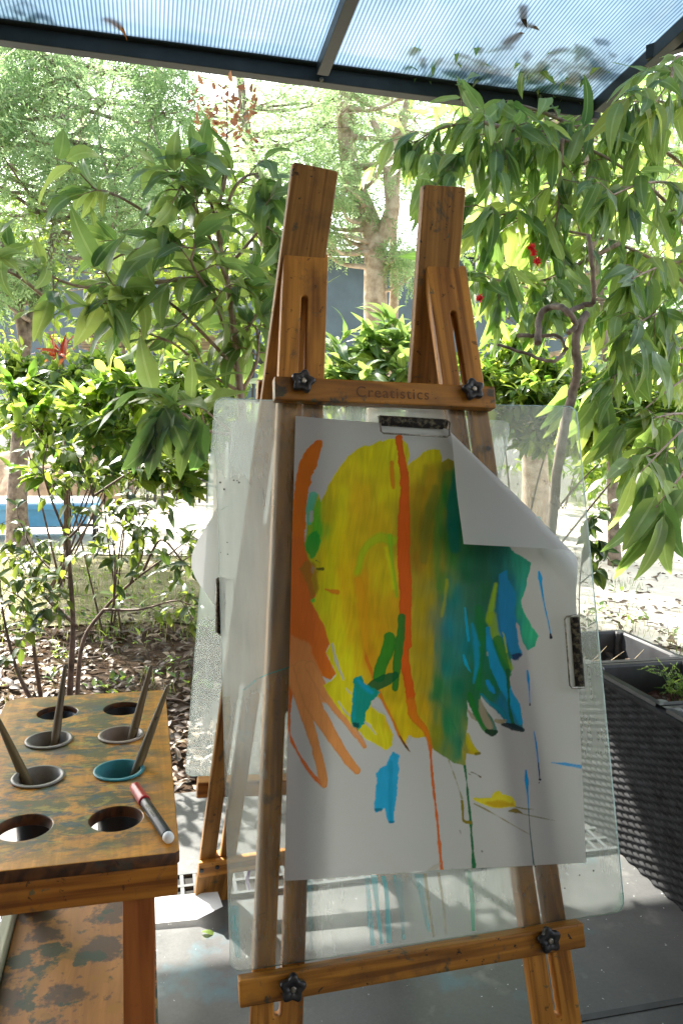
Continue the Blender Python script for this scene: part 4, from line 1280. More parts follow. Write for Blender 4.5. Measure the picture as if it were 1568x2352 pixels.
# strip drain across the slab
GK = (onz(450, 2040) - sl(0, 0)).dot(K)
gt = thing('drain_grate', 'pale grey slotted strip drain set across the concrete floor', 'drain', tuple(sl(0, GK)))
M0 = frame(sl(0.2, GK, 0.0), B, K)
ob('channel', box_bm(2.9, 0.088, 0.003, 0.0, off=(0, 0, 0.0012)), M_dark, gt, M0)
bm = bmesh.new()
for y in (-0.044, -0.001, 0.042):
    box_bm(2.9, 0.008, 0.006, 0.0, bm, (0, y, 0.0058))
for i in range(116):
    box_bm(0.007, 0.0345, 0.0055, 0.0, bm, (-1.44 + i * 0.025, -0.0225, 0.0056))
    box_bm(0.007, 0.0345, 0.0055, 0.0, bm, (-1.44 + i * 0.025, 0.0205, 0.0056))
ob('grating', bm, M_grate, gt, M0)

# ------------------------------------------------------------------ PAINT TABLE
ZT = 0.50
FR_ = onz(413, 1957, ZT); BR_ = onz(380, 1584, ZT)
tk = along(FR_, BR_); tb_ = tk.cross(Vector((0, 0, 1)))  # tb_ points right
TW, TD = 0.222, (BR_ - FR_).length
TM = frame(FR_, tb_, tk)                                 # local origin = near right corner of the top; X right, Y away
TI = TM.inverted()
table = thing('paint_table', 'low orange timber paint caddy table with round pot holes, smeared with dried paint', 'table', (FR_.x, FR_.y, 0))
def tl(x, y, z=ZT):
    q = TI @ onz(x, y, z)
    return q.x, q.y
rows = []
HC = []
for (xr, yr, xl, yl) in ((263, 1883, 60, 1896), (272, 1772, 88, 1786), (281, 1690, 113, 1701), (286, 1628, 132, 1635)):
    HC.append((tl(xr, yr), tl(xl, yl)))
holes = []
HR = 0.0262
colx = [sum(h[k][0] for h in HC) / 4 for k in (0, 1)]
rowy = [(h[0][1] + h[1][1]) / 2 for h in HC]
for ry_ in rowy:
    for cx_ in colx:
        holes.append(circle(cx_, ry_, HR, 48, True))
print('table', TW, TD, colx, rowy)
SLAB = 0.0125
me = plate([(-TW, 0.006), (-TW + 0.006, 0), (-0.004, 0), (0, 0.004), (0, TD - 0.004), (-0.004, TD), (-TW + 0.012, TD), (-TW, TD - 0.012)], holes, SLAB, 0.0012)
def tmat(x, y, z): return TM @ Matrix.Translation((x, y, z))
me.materials.append(M_top); me.materials.append(wood('tabletop_edge', (0.030, 0.014, 0.007), (0.13, 0.048, 0.014), 0.6, 0.5))
for f in me.polygons:
    f.material_index = 0 if f.normal.z > 0.9 else 1
ob('tabletop', me, M_top, table, tmat(0, 0, -SLAB / 2))
AH = 0.031
def TX(name, sx, sy, sz, x, y, z, m, along_y=True, label=None):
    """box with its grain (local Y) along its longest side"""
    if sx >= sy and sx >= sz:
        Mx = TM @ Matrix.Translation((x, y, z)) @ Matrix.Rotation(rad(-90), 4, 'Z'); d = (sy, sx, sz)
    elif sz >= sy:
        Mx = TM @ Matrix.Translation((x, y, z)) @ Matrix.Rotation(rad(90), 4, 'X'); d = (sx, sz, sy)
    else:
        Mx = TM @ Matrix.Translation((x, y, z)); d = (sx, sy, sz)
    return ob(name, box_bm(*d, 0.002), m, table, Mx, label)
az = -SLAB - AH / 2 - 0.0005
TX('apron', TW - 0.003, 0.018, AH, -TW / 2, 0.0105, az, M_apron)
TX('apron', TW - 0.003, 0.018, AH, -TW / 2, TD - 0.0105, az, M_apron)
TX('apron', 0.018, TD - 0.042, AH, -0.0105, TD / 2, az, M_apron)
TX('apron', 0.018, TD - 0.042, AH, -TW + 0.0105, TD / 2, az, M_apron)
LH = ZT - SLAB - AH - 0.001
lx = -0.0375
for x, y in ((lx, 0.0365), (lx, TD - 0.0365), (-TW + 0.0375, TD - 0.0365), (-TW + 0.0375, 0.0365)):
    TX('leg', 0.030, 0.030, LH, x, y, LH / 2 - ZT, M_tleg)
SZ = 0.20
TX('shelf', TW - 0.034, TD - 0.04, 0.012, -TW / 2, TD / 2, SZ - ZT, M_shelf).data.materials.clear()
bpy.data.objects['shelf'].data.materials.append(M_shelf)
TX('rail', 0.014, TD - 0.02, 0.030, -TW + 0.009, TD / 2, SZ - ZT + 0.012, M_rail)
TX('rail', TW - 0.07, 0.012, 0.03, -TW / 2, TD - 0.014, SZ - ZT + 0.004, M_apron)

# pots in the holes
def pot(cx_, cy_, m, label, depth=0.085):
    t = thing('paint_pot', label, 'paint pot', tuple(TM @ Vector((cx_, cy_, 0))), 'plastic paint pots in the table holes')
    r = HR
    prof = [(r * 0.80, -depth), (r - 0.0018, 0.0006), (r + 0.0020, 0.0008), (r + 0.0026, 0.0016), (r + 0.0020, 0.0024), (r - 0.0020, 0.0026), (r * 0.80 - 0.0015, -depth + 0.003)]
    bm = lathe_bm(prof, 48)
    ob('cup', bm, m, t, tmat(cx_, cy_, 0), smooth=True)
    ob('sleeve', lathe_bm([(r * 0.84 + .0012, -depth - .001), (r + 0.0002, -SLAB - 0.001), (r - 0.0012, -SLAB - 0.001), (r * 0.82, -depth - .001)], 40), M_black, t, tmat(cx_, cy_, 0), smooth=True)
    p = lathe_bm([(r * 0.90 - 0.001, -0.026), (r * 0.4, -0.0265), (0.001, -0.026)], 32, cap=False)
    ob('paint', p, M_paint, t, tmat(cx_, cy_, 0), smooth=True)
    return t
pot(colx[1], rowy[1], M_grey, 'grey plastic paint pot on the left, second row from the near edge')
pot(colx[0], rowy[1], M_teal, 'teal-rimmed plastic paint pot sunk in the table beside the red marker')
pot(colx[1], rowy[2], M_grey, 'pale grey paint pot holding the upright brush, third row, left')
pot(colx[0], rowy[2], M_greybr, 'stained beige paint pot in the third row, right')

# dark empty sockets at the far end
for k in (0, 1):
    t = thing('paint_pot', ('black paint pot sunk deep in the far right hole', 'black paint pot sunk deep in the far left hole')[k], 'paint pot', tuple(TM @ Vector((colx[k], rowy[3], -0.02))), 'plastic paint pots in the table holes')
    ob('cup', lathe_bm([(HR * 0.8, -0.085), (HR - 0.001, -0.010), (HR - 0.001, -0.007), (HR - 0.003, -0.007), (HR * 0.8 - 0.0015, -0.080)], 40), M_black, t, tmat(colx[k], rowy[3], 0), smooth=True)
    ob('paint', lathe_bm([(HR * 0.88, -0.03), (0.001, -0.03)], 32, cap=False), plain('red_brown_paint', (0.14, 0.035, 0.015), 0.3, scale=60), t, tmat(colx[k], rowy[3], 0))

def brush(base_xy, tip, label, m, r0=0.0053, r1=0.0028):
    bx, by = base_xy
    base_ = TM @ Vector((bx, by, -0.040))
    d = (tip - base_).normalized()
    t = thing('paintbrush', label, 'paintbrush', tuple(base_), 'long-handled paintbrushes standing in pots')
    ln = (tip - base_).length
    x = d.orthogonal().normalized()
    Mx = frame(base_, x, d)
    pth = [(0, ln * f, 0) for f in (0.12, 0.3, 0.42, 0.7, 0.93, 0.98, 1.0)]
    ob('handle', tube_bm(pth, [r0 * 0.85, r0, r0 * 1.05, r0 * 0.8, r1, r1 * 0.9, r1 * 0.4], 14), m, t, Mx)
    ob('ferrule', tube_bm([(0, ln * 0.04, 0), (0, ln * 0.125, 0)], [r0 * 1.05, r0 * 0.9], 14), M_steel, t, Mx)
    ob('bristles', tube_bm([(0, -0.001, 0), (0, ln * 0.04, 0)], [r0 * 0.5, r0 * 1.0], 10), M_paint, t, Mx)
    return t
M_br1 = wood('brush_olive', (0.03, 0.026, 0.012), (0.17, 0.115, 0.045), 0.8, 0.5)
M_br2 = wood('brush_dark', (0.020, 0.017, 0.011), (0.115, 0.078, 0.036), 0.6, 0.5)
D2, D3 = (TM @ Vector((colx[0], rowy[1], 0))).y, (TM @ Vector((colx[0], rowy[2], 0))).y
def btip(x, y, D): return at(x, y, D)
brush((colx[1] + 0.004, rowy[1] - 0.006), at(-14, 1632, D2 + 0.012), 'brown paintbrush leaning left out of the left near pot', M_br1)
brush((colx[1] + 0.002, rowy[2] - 0.008), at(151, 1526, D3 + 0.035), 'dark paintbrush standing almost upright in the third row left pot', M_br2)
brush((colx[0] + 0.003, rowy[2] - 0.006), at(348, 1528, D3 + 0.03), 'black-stained paintbrush leaning right from the beige pot', M_br2)
brush((colx[0] + 0.004, rowy[1] - 0.006), at(387, 1574, D2 + 0.05), 'long olive brown paintbrush slanting right out of the teal pot', M_br1)

# marker pen lying on the table
ma, mb = onz(309, 1806, ZT + 0.006), onz(390, 1928, ZT + 0.006)
md_ = along(ma, mb)
pen = thing('marker_pen', 'black marker pen with red cap lying by the right edge of the paint table', 'marker', tuple(ma))
side = md_.cross(Vector((0, 0, 1)))
MP = frame(ma, side, md_)                                # Y along the pen, Z = side x md -> up
pl = (mb - ma).length
r_ = 0.0057
def pen_part(name, prof, m):
    ob(name, tube_bm([(0, y * pl, 0) for y, _ in prof], [q for _, q in prof], 22), m, pen, MP)
pen_part('cap', [(0, r_ * 0.75), (0.012, r_ * 0.95), (0.05, r_), (0.29, r_ * 1.10), (0.31, r_ * 1.12), (0.325, r_ * 1.05)], M_red)
pen_part('barrel', [(0.322, r_ * 0.86), (0.33, r_ * 0.92), (0.5, r_ * 0.95), (0.93, r_ * 0.98), (0.95, r_ * 0.9)], M_black)
pen_part('end_plug', [(0.945, r_ * 0.9), (0.955, r_ * 0.95), (0.985, r_ * 0.92), (0.998, r_ * 0.75), (1.004, r_ * 0.3)], M_white)
def pen_text(s_, size, yc, ang):
    me = text_mesh(s_, size, 0.00005)
    # wrap around the barrel: text X runs along the pen
    for v in me.vertices:
        x, y = v.co.x, v.co.y
        a = ang + y / (r_ * 0.97)
        v.co = Vector((-math.sin(a) * r_ * 0.985 * -1, yc * pl + x, math.cos(a) * r_ * 0.985))
    ob('lettering', me, M_gold, pen, MP)
pen_text('PAINT MARKER', 0.0042, 0.55, 0.5)
pen_text('WATER BASED 5mm', 0.0026, 0.62, -0.25)

# a sheet of paper lying on the slab behind the table
pq = [onz(330, 2062, 0.012), onz(430, 2052, 0.012), onz(502, 2052, 0.02), onz(510, 2082, 0.03), onz(448, 2116, 0.014), onz(330, 2122, 0.012)]
c0 = sum(pq, Vector()) / 6
bm = bmesh.new()
P_ = [onz(300, 2066, 0.008), onz(360, 2060, 0.010), onz(428, 2054, 0.010), onz(500, 2048, 0.036), onz(300, 2124, 0.008), onz(360, 2121, 0.008), onz(452, 2112, 0.009), onz(512, 2082, 0.040)]
v = [bm.verts.new(p) for p in P_]
for i in range(3):
    bm.faces.new((v[i], v[i + 4], v[i + 5], v[i + 1]))
bmesh.ops.subdivide_edges(bm, edges=list(bm.edges), cuts=3, use_grid_fill=True)
bmesh.ops.recalc_face_normals(bm, faces=bm.faces)
tag(ob('paper_sheet', bm, M_paper, None, None, smooth=True), 'folded white sheet lying in the sun on the concrete beside the drain', 'paper')

# a green leaf fragment on the slab
p = onz(462, 2140, 0.004)
tag(ob('fallen_leaf', leaves_mesh('fallen_leaf', GUM, [p], [(1, -0.1, 0)], [(0, 0, 1)], [0.032], [0.95]), M_weed), 'small green leaf fragment on the concrete below the folded sheet', 'leaf')

# ------------------------------------------------------------------ WICKER PLANTER WITH TUBS
PA = onz(1412, 1950)
plant_w, plant_l, plant_h = 0.285, 1.48, 0.345
far = (PA - sl(0, 0)).dot(K) + 0.28
PO = PA + K * 0.47                                       # far left bottom corner
planter = thing('wicker_planter', 'long black wicker planter box holding grey plastic tubs', 'planter', tuple(PO + B * plant_w / 2 - K * plant_l / 2))
def weave(name, origin, ux, ln, h, nrm, parent):
    """woven face: flat strands going over and under upright stakes"""
    row, pitch = 0.0078, 0.0215
    nx, nz = int(ln / 0.0024), int(h / 0.0012)
    X, Z = np.meshgrid(np.linspace(0, ln, nx), np.linspace(0.0, h, nz))
    r = np.floor(Z / row)
    par = np.where(r % 2 == 0, 0, math.pi)
    fz = (Z / row) % 1.0
    sec = np.clip(np.sin(math.pi * fz), 0, 1) ** 0.6
    Y = 0.0034 * np.sin(math.pi * X / pitch + par) * sec + 0.0030 * sec + 0.0004 * np.sin(X * 900 + r * 3)
    U3 = np.array(ux[:]); N3 = np.array(nrm[:])
    V = X.ravel()[:, None] * U3 + Z.ravel()[:, None] * np.array([0, 0, 1.0]) + Y.ravel()[:, None] * N3
    idx = np.arange(nx * nz).reshape(nz, nx)
    q = np.stack([idx[:-1, :-1], idx[:-1, 1:], idx[1:, 1:], idx[1:, :-1]], -1).reshape(-1, 4)
    ob(name, np_mesh(name, V, q), M_rattan, parent, Matrix.Translation(origin))
weave('woven_side', PO - K * plant_l, K, plant_l, plant_h, -B, planter)
weave('woven_end', PO, B, plant_w, plant_h, K, planter)
weave('woven_end', PO - K * plant_l, B, plant_w, plant_h, -K, planter)
weave('woven_side', PO - K * plant_l + B * plant_w, K, plant_l, plant_h, B, planter)
PMx = frame(PO, B, K)
bm = bmesh.new()
for x in (0.006, plant_w - 0.006):
    box_bm(0.020, plant_l + 0.012, 0.012, 0.004, bm, (x, -plant_l / 2, plant_h + 0.004))
for y in (-0.006, -plant_l + 0.006):
    box_bm(plant_w - 0.034, 0.020, 0.012, 0.004, bm, (plant_w / 2, y, plant_h + 0.0035))
ob('rim', bm, M_rattan, planter, PMx)
TUBL = 0.272
dry = None
for i in range(3):
    yc = -0.03 - TUBL / 2 - i * (TUBL + 0.006)
    lab = ('far plastic tub full of dry straw, at the end of the planter', 'middle plastic tub with soil and a green weed', 'near plastic tub at the right edge of the photo')[i]
    cx_ = plant_w / 2
    t = thing('planter_tub', lab, 'plant tub', tuple(PMx @ Vector((cx_, yc, plant_h - 0.1))), 'plastic tubs in the wicker planter')
    w2, l2 = plant_w / 2 - 0.004, TUBL / 2
    bm = bmesh.new()
    rings = []
    for (dx, dl, z) in ((0, 0, plant_h + 0.010), (0, 0, plant_h + 0.018), (0.014, 0.014, plant_h + 0.019), (0.018, 0.018, plant_h + 0.012), (0.030, 0.030, plant_h - 0.16)):
        rings.append([bm.verts.new((cx_ + a * q[0], yc + a2 * q[1], z)) for a, a2 in ((1, 1), (-1, 1), (-1, -1), (1, -1)) for q in [(w2 - dx, l2 - dl)]])
    for a, b in zip(rings, rings[1:]):
        for k in range(4):
            bm.faces.new((a[k], a[(k + 1) % 4], b[(k + 1) % 4], b[k]))
    bm.faces.new(rings[-1])
    bmesh.ops.bevel(bm, geom=[e for e in bm.edges if abs((e.verts[0].co - e.verts[1].co).normalized().z) > 0.5], offset=0.014, segments=3, affect='EDGES')
    bmesh.ops.recalc_face_normals(bm, faces=bm.faces)
    ob('tub', bm, M_tub, t, PMx)
    sz = plant_h - (0.085 if i == 0 else 0.05)
    g_ = 24
    bm = bmesh.new()
    bmesh.ops.create_grid(bm, x_segments=g_, y_segments=g_, size=1)
    for vv in bm.verts:
        k = 0.83
        vv.co = Vector((cx_ + vv.co.x * (w2 - 0.024), yc + vv.co.y * (l2 - 0.024), sz + random.uniform(-0.007, 0.007)))
    ob('soil', bm, M_soil, t, PMx)

def lit_scatter(name, n, fn, m, smin, smax, tpl=OVAL, flat_=0.35, vals=(0, 1), parent=None, label=None):
    P, Y, Zh, S, Vv = [], [], [], [], []
    for _ in range(n):
        p = fn()
        a = random.uniform(0, 2 * math.pi)
        P.append(p); Y.append((math.cos(a), math.sin(a), random.uniform(-flat_, flat_)))
        Zh.append((random.uniform(-.5, .5), random.uniform(-.5, .5), 1)); S.append(random.uniform(smin, smax)); Vv.append(random.uniform(*vals))
    return leaves_mesh(name, tpl, P, Y, Zh, S, Vv)
ob('cover_panel', box_bm(plant_w - 0.03, plant_l - 0.03 - 3 * (TUBL + 0.006) - 0.012, 0.012, 0.003, off=(plant_w / 2, -(plant_l + 0.03 + 3 * (TUBL + 0.006)) / 2, plant_h + 0.004)), M_tub, planter, PMx)
# straw in the far tub
bm = bmesh.new()
yc = -0.03 - TUBL / 2
for _ in range(90):
    a = PMx @ Vector((random.uniform(0.035, 0.16), yc + random.uniform(-0.10, 0.09), plant_h - 0.085 + random.uniform(0, 0.03)))
    d = Vector((random.uniform(-1, 1), random.uniform(-1, 1), random.uniform(0.0, 0.75)))
    b = a + d.normalized() * random.uniform(0.04, 0.12)
    tube_bm([a, a.lerp(b, 0.5) + Vector((random.uniform(-.01, .01), random.uniform(-.01, .01), random.uniform(0, .012))), b], [0.0011, 0.0009, 0.0005], 4, bm)
tag(ob('dry_stalks', bm, M_straw), 'tangle of dead straw stalks in the far planter tub', 'dead plant')
# weed in the middle tub
wt = PMx @ Vector((0.20, -0.03 - TUBL * 1.5 - 0.006 + 0.03, plant_h - 0.05))
weed = thing('weed', 'bright green feathery weed growing in the middle planter tub', 'weed', tuple(wt))
P, Y, Zh, S, Vv = [], [], [], [], []
bm = bmesh.new()
for i in range(16):
    d = Vector((random.uniform(-.7, .7), random.uniform(-.7, .7), 1)).normalized()
    ln = random.uniform(0.05, 0.11)
    b0 = wt + Vector((random.uniform(-.03, .03), random.uniform(-.03, .03), -0.005))
    tube_bm([b0, b0 + d * ln], [0.0012, 0.0005], 4, bm)
    for k in range(9):
        P.append(b0 + d * ln * (0.25 + 0.75 * k / 8)); Y.append(d * 0.5 + Vector(rdir(1)[0]) * 0.8); Zh.append((0, 0, 1)); S.append(random.uniform(0.018, 0.034)); Vv.append(random.random())
ob('stems', bm, M_weed, weed); ob('leaves', leaves_mesh('leaves', SPRIG, P, Y, Zh, S, Vv), M_weed, weed)
kind(ob('tub_litter', lit_scatter('tub_litter', 130, lambda: PMx @ Vector((random.uniform(0.03, 0.25), random.uniform(-0.84, -0.05), plant_h - 0.045)), M_litter, 0.015, 0.045, OVAL, 0.4, (0.3, 1)), M_litter), 'stuff')

# unseen wall added behind the viewer to dim and bounce foreground light
bm = box_bm(9.0, 0.25, 3.2, 0.0, off=(-0.5, -2.05, 1.6))
box_bm(0.25, 1.4, 3.2, 0.0, bm, (-4.2, -1.1, 1.6))
kind(ob('unseen_shade_wall', bm, plain('shade_wall_finish', (0.52, 0.48, 0.42), 0.9, scale=4)), 'structure')

# ------------------------------------------------------------------ PERGOLA ROOF
HC_ = 1.42                                               # beam underside above the eye
ZB = CAM_H + HC_
bL, bR = onz(0, 99, ZB), onz(1366, 278, ZB)
RBd = along(bL, bR)
RBk = Vector((-RBd.y, RBd.x, 0))
SLP = rad(7.0)
RY = RBk * math.cos(SLP) - Vector((0, 0, math.sin(SLP)))  # local Y: down the slope, towards the garden
RX = RBd
RZ = RX.cross(RY)
BHT = 0.061
RO = bR + Vector((0, 0, BHT))                             # roof corner (top of beam, right end)
RM = frame(RO, RX, RY)
roof = thing('pergola_roof', 'translucent ribbed polycarbonate awning roof on a dark metal frame', 'awning', tuple(RO))
LEN, WID = 5.0, 6.2                                      # up-slope length, width to the left
PLN = 2.15                                               # clear panel length; an unseen shading panel covers the rest
ob('polycarbonate_sheet', box_bm(WID, PLN, 0.008, 0.0, off=(-WID / 2 - 0.012, -PLN / 2 - 0.030, 0.006)), M_poly, roof, RM)
kind(ob('unseen_shade_panel', box_bm(WID + 2.2, LEN - PLN + 0.3, 0.05, 0.0, off=(-WID / 2 + 1.1, -(LEN + PLN + 0.3) / 2 - 0.034, 0.06)), plain('shade_panel_finish', (0.30, 0.28, 0.25), 0.8, scale=4), None, RM), 'structure')  # opaque panel out of view, added to darken the foreground
ob('edge_channel', box_bm(WID, 0.052, 0.017, 0.002, off=(-WID / 2, -0.022, 0.0045)), M_frame, roof, RM)
ob('front_beam', box_bm(WID + 0.02, 0.048, BHT, 0.003, off=(-WID / 2, 0.0, -BHT / 2 - 0.004)), M_frame, roof, RM)
def onroof(x, y, off=0.0):
    return onplane(x, y, RO + RZ * off, RZ)
q = RM.inverted() @ onroof(742, 150, -0.02)
rx0 = q.x
RD = 0.055
for k, x in enumerate((-0.022, rx0, rx0 - (-0.022 - rx0), rx0 - 2 * (-0.022 - rx0))):
    ob('rafter', box_bm(0.049, LEN - 0.06, RD, 0.003, off=(x, -LEN / 2 - 0.026, -RD / 2 - 0.002)), M_frame, roof, RM)
for y in (-2.3, -4.5):
    ob('cross_beam', box_bm(WID, 0.045, 0.06, 0.003, off=(-WID / 2, y, -RD - 0.035)), M_frame, roof, RM)
# side arm at the right end
sa = at(1486, 112, (onroof(1490, 110)).y); sb = onz(1640, 62, sa.z + 0.01)
sad = along(sa, sb)
ob('side_arm', box_bm(0.040, 0.9, 0.055, 0.003, off=(0, 0.45, 0)), M_frame, roof, frame(sa - Vector((0, 0, 0.02)), sad.cross(Vector((0, 0, 1))), sad))
# screws on the beam face
bmq = lathe_bm([(0.009, 0), (0.009, 0.002), (0.006, 0.005), (0.002, 0.006)], 14)
ob('bolt_head', bmq, M_steel, roof, frame(onplane(738, 183, RO - RY * 0.024, RY) - RY * 0.001, RX, RX.cross(RY) * 1) @ Matrix.Rotation(0, 4, 'X'))
# debris lying on the sheet
def roof_leaf(x, y, ln, ang, m, label, name='fallen_leaf', tpl=GUM, val=0.8):
    ln *= 1.2
    p = onroof(x, y, 0.014)
    Y = RX * math.cos(ang) + RY * math.sin(ang)
    tag(ob(name, leaves_mesh(name, tpl, [p], [Y], [RZ], [ln], [val]), m), label, 'leaf', 'dead leaves lying on the awning')
roof_leaf(232, 38, 0.105, 0.35, M_redleaf, 'orange dead leaf lying on the awning, left panel', val=1.0)
roof_leaf(1150, 96, 0.10, -1.0, M_litter, 'dark dead leaf lying on the awning, right panel', val=0.1)
roof_leaf(1180, 48, 0.09, 0.1, M_litter, 'pale dead leaf near the top of the right awning panel', val=0.9)
roof_leaf(188, 78, 0.07, 0.15, M_litter, 'tan dead leaf close to the front beam, left panel', val=0.9)
roof_leaf(1196, 4, 0.10, 1.1, M_litter, 'dark dead leaf at the top edge, right awning panel', val=0.1)

# ------------------------------------------------------------------ VEGETATION
def limb(name, pts, r0, r1, m, parent, n=8, seg=6, wob_=0.0):
    P = smooth_path(pts, seg)
    if wob_:
        P = [P[0]] + [p + Vector(rdir(1)[0]) * wob_ for p in P[1:-1]] + [P[-1]]
    R = [r0 + (r1 - r0) * (i / (len(P) - 1)) ** 0.8 for i in range(len(P))]
    return P, R

GUMN = [leaf_template(8, w_, d_, s_, f_, wv_, 100 + k) for k, (w_, d_, s_, f_, wv_) in enumerate(((0.27, 0.5, 0.15, 0.2, 0.15), (0.31, 0.8, -0.22, 0.2, 0.2), (0.34, 0.5, 0.20, 0.25, 0.2), (0.26, 0.2, 0.30, 0.15, 0.25), (0.30, 0.6, -0.3, 0.3, 0.2), (0.38, 0.3, 0.05, 0.15, 0.25)))]
class Leaves:
    def __init__(s): s.P, s.Y, s.Z, s.S, s.V = [], [], [], [], []
    def add(s, p, y, z, size, val):
        s.P.append(tuple(p)); s.Y.append(tuple(y)); s.Z.append(tuple(z)); s.S.append(size); s.V.append(val)
    def mesh(s, name, tpl):
        return leaves_mesh(name, tpl, s.P, s.Y, s.Z, s.S, s.V)

def rv(): return Vector(rdir(1)[0])

def leafy_branch(pts, lv, bmw, size, per, spread=0.14, droop=0.9, start=0.25, r0=0.008, r1=0.002, vals=(0, 1), twl=0.12, ntw=8, perleaf=6):
    """a limb with side twigs; leaves hang off the twigs"""
    P = smooth_path(pts, 7)
    R = [r0 + (r1 - r0) * i / (len(P) - 1) for i in range(len(P))]
    tube_bm(P, R, 7, bmw)
    for k in range(ntw):
        t = start + (1 - start) * (k + random.random()) / ntw
        f = t * (len(P) - 1); i = min(int(f), len(P) - 2)
        a = P[i].lerp(P[i + 1], f - i)
        fw = (P[i + 1] - P[i]).normalized()
        d = (fw * 0.7 + rv() * 0.9 + Vector((0, 0, -0.1))).normalized()
        ln = twl * random.uniform(0.5, 1.4)
        mid = a + d * ln * 0.55
        end = a + d * ln + Vector((0, 0, -0.25 * ln))
        tube_bm([a, mid, end], [0.0022, 0.0016, 0.0008], 5, bmw)
        for j in range(perleaf):
            u = 0.25 + 0.75 * (j + random.random() * 0.6) / perleaf
            q = a.lerp(mid, min(1, u * 1.8)) if u < 0.55 else mid.lerp(end, (u - 0.55) / 0.45)
            y = (d * 0.55 + rv() * 0.65 + Vector((0, 0, -droop))).normalized()
            lv.add(q, y, rv() * .8 + Vector((0, -0.25, 1.0)), size * random.uniform(0.65, 1.25), min(1, max(0, random.uniform(*vals))))
    # a terminal cluster
    e = P[-1]; fw = (P[-1] - P[-3]).normalized()
    for j in range(perleaf):
        y = (fw * 0.7 + rv() * 0.7 + Vector((0, 0, -droop * 0.8))).normalized()
        lv.add(e + rv() * 0.01, y, rv() * .8 + Vector((0, -0.25, 1.0)), size * random.uniform(0.7, 1.2), random.uniform(*vals))

def sprig_cloud(lv, centers, per, size, vals, down=0.3, up=0.6):
    for c, r in centers:
        n = int(per * random.uniform(0.6, 1.4))
        shade = random.uniform(-0.18, 0.18)
        for _ in range(n):
            d = rv()
            rad_ = random.random() ** 0.45
            p = Vector(c) + Vector((d.x * r, d.y * r, d.z * r * 0.75)) * rad_
            y = (d * 0.7 + rv() * 0.7 + Vector((0, 0, -down))).normalized()
            lv.add(p, y, rv() * 0.7 + Vector((0, 0, up)), size * random.uniform(0.6, 1.3), min(1, max(0, random.uniform(*vals) + shade)))

# ---- near gum sapling, left of the easel
def gum_left():
    t = thing('gum_sapling', 'young gum tree with big glossy curved leaves, behind the easel on the left', 'tree', tuple(onz(585, 1700)))
    w = bmesh.new(); lv = Leaves()
    b0 = onz(585, 1700)
    tr = [b0, at(580, 1400, b0.y), at(560, 1000, b0.y - 0.05), at(530, 700, b0.y), at(500, 520, b0.y), at(520, 400, b0.y)]
    P = smooth_path(tr, 8)
    tube_bm(P, [0.016 - 0.012 * i / (len(P) - 1) for i in range(len(P))], 10, w)
    D = b0.y
    br = [([(548, 850), (500, 690), (430, 575), (330, 570), (255, 600), (240, 650)], 0.0, 6, .12), ([(430, 575), (350, 500), (270, 450), (210, 430)], -.05, 4, .12), ([(520, 640), (470, 520), (420, 430), (400, 400)], -.1, 6, .13),
          ([(505, 520), (540, 430), (580, 400), (600, 420)], .05, 6, .12), ([(520, 620), (570, 560), (610, 520), (640, 560)], .05, 7, .13), ([(540, 800), (590, 720), (620, 660), (640, 640)], .08, 7, .13),
          ([(545, 850), (460, 760), (380, 690), (300, 680), (250, 700)], -.1, 7, .14), ([(550, 900), (470, 850), (400, 790), (320, 760)], -.05, 4, .12),
          ([(560, 1000), (480, 990), (420, 950), (385, 935)], -.2, 6, .14), ([(555, 900), (590, 830), (590, 760), (570, 740)], -.02, 8, .14), ([(430, 640), (300, 655), (200, 660), (130, 640), (100, 610)], -.2, 3, .11), ([(100, 680), (50, 640), (10, 620), (-20, 610)], -.3, 3, .12),
          ([(500, 700), (460, 640), (440, 600), (450, 560)], -.15, 6, .15), ([(520, 760), (500, 700), (520, 660), (545, 650)], -.05, 6, .14), ([(510, 560), (480, 450), (470, 400), (455, 370)], 0, 5, .13)]
    for pts, dd, ntw, sz in br:
        leafy_branch([at(x, y, D + dd * (0.3 + 0.7 * i / (len(pts) - 1)) + random.uniform(-.03, .03)) for i, (x, y) in enumerate(pts)], lv, w, sz * .98, 0, ntw=max(3, int(ntw * 1.0)), r0=0.0055, r1=0.0022, twl=0.11, perleaf=4, droop=0.25, start=0.3, vals=(0.1, 0.95))
    # the low hanging spray
    for (x, y, n) in ((392, 945, 7), (355, 975, 4), (470, 960, 3)):
        c = at(x, y, D - 0.28)
        for _ in range(n):
            lv.add(c + rv() * 0.02, (random.uniform(-.55, .65), random.uniform(-.25, .25), -1), (rv().x * .6, -1, 0.3), random.uniform(0.12, 0.18), random.uniform(0.0, 0.7))
    tube_bm(smooth_path([at(540, 1000, D), at(450, 930, D - .15), at(392, 945, D - .28)], 5), [0.005, 0.0035, *([0.0025] * 9)][:11], 6, w)
    ob('trunk', w, M_gumstem, t)
    ob('crown', lv.mesh('crown', GUM), M_gum, t)
    # bronze young tips
    lt = Leaves()
    for (x, y, r, n) in ((520, 270, 0.11, 60), (490, 250, .07, 20), (550, 250, .07, 20)):
        c = at(x, y, D + 0.1)
        for _ in range(n):
            lt.add(c + rv() * r * random.random() ** .5, rv() + Vector((0, 0, 0.5)), rv(), random.uniform(.018, .035), random.random())
    w2 = bmesh.new()
    tube_bm(smooth_path([at(505, 480, D), at(515, 380, D + .05), at(522, 300, D + .1), at(520, 230, D + .1)], 5), [0.003] * 6 + [0.0018] * 10, 6, w2)
    ob('young_leaves', lt.mesh('young_leaves', OVAL), M_redtip, t)
    ob('leader', w2, M_twig, t)
gum_left()

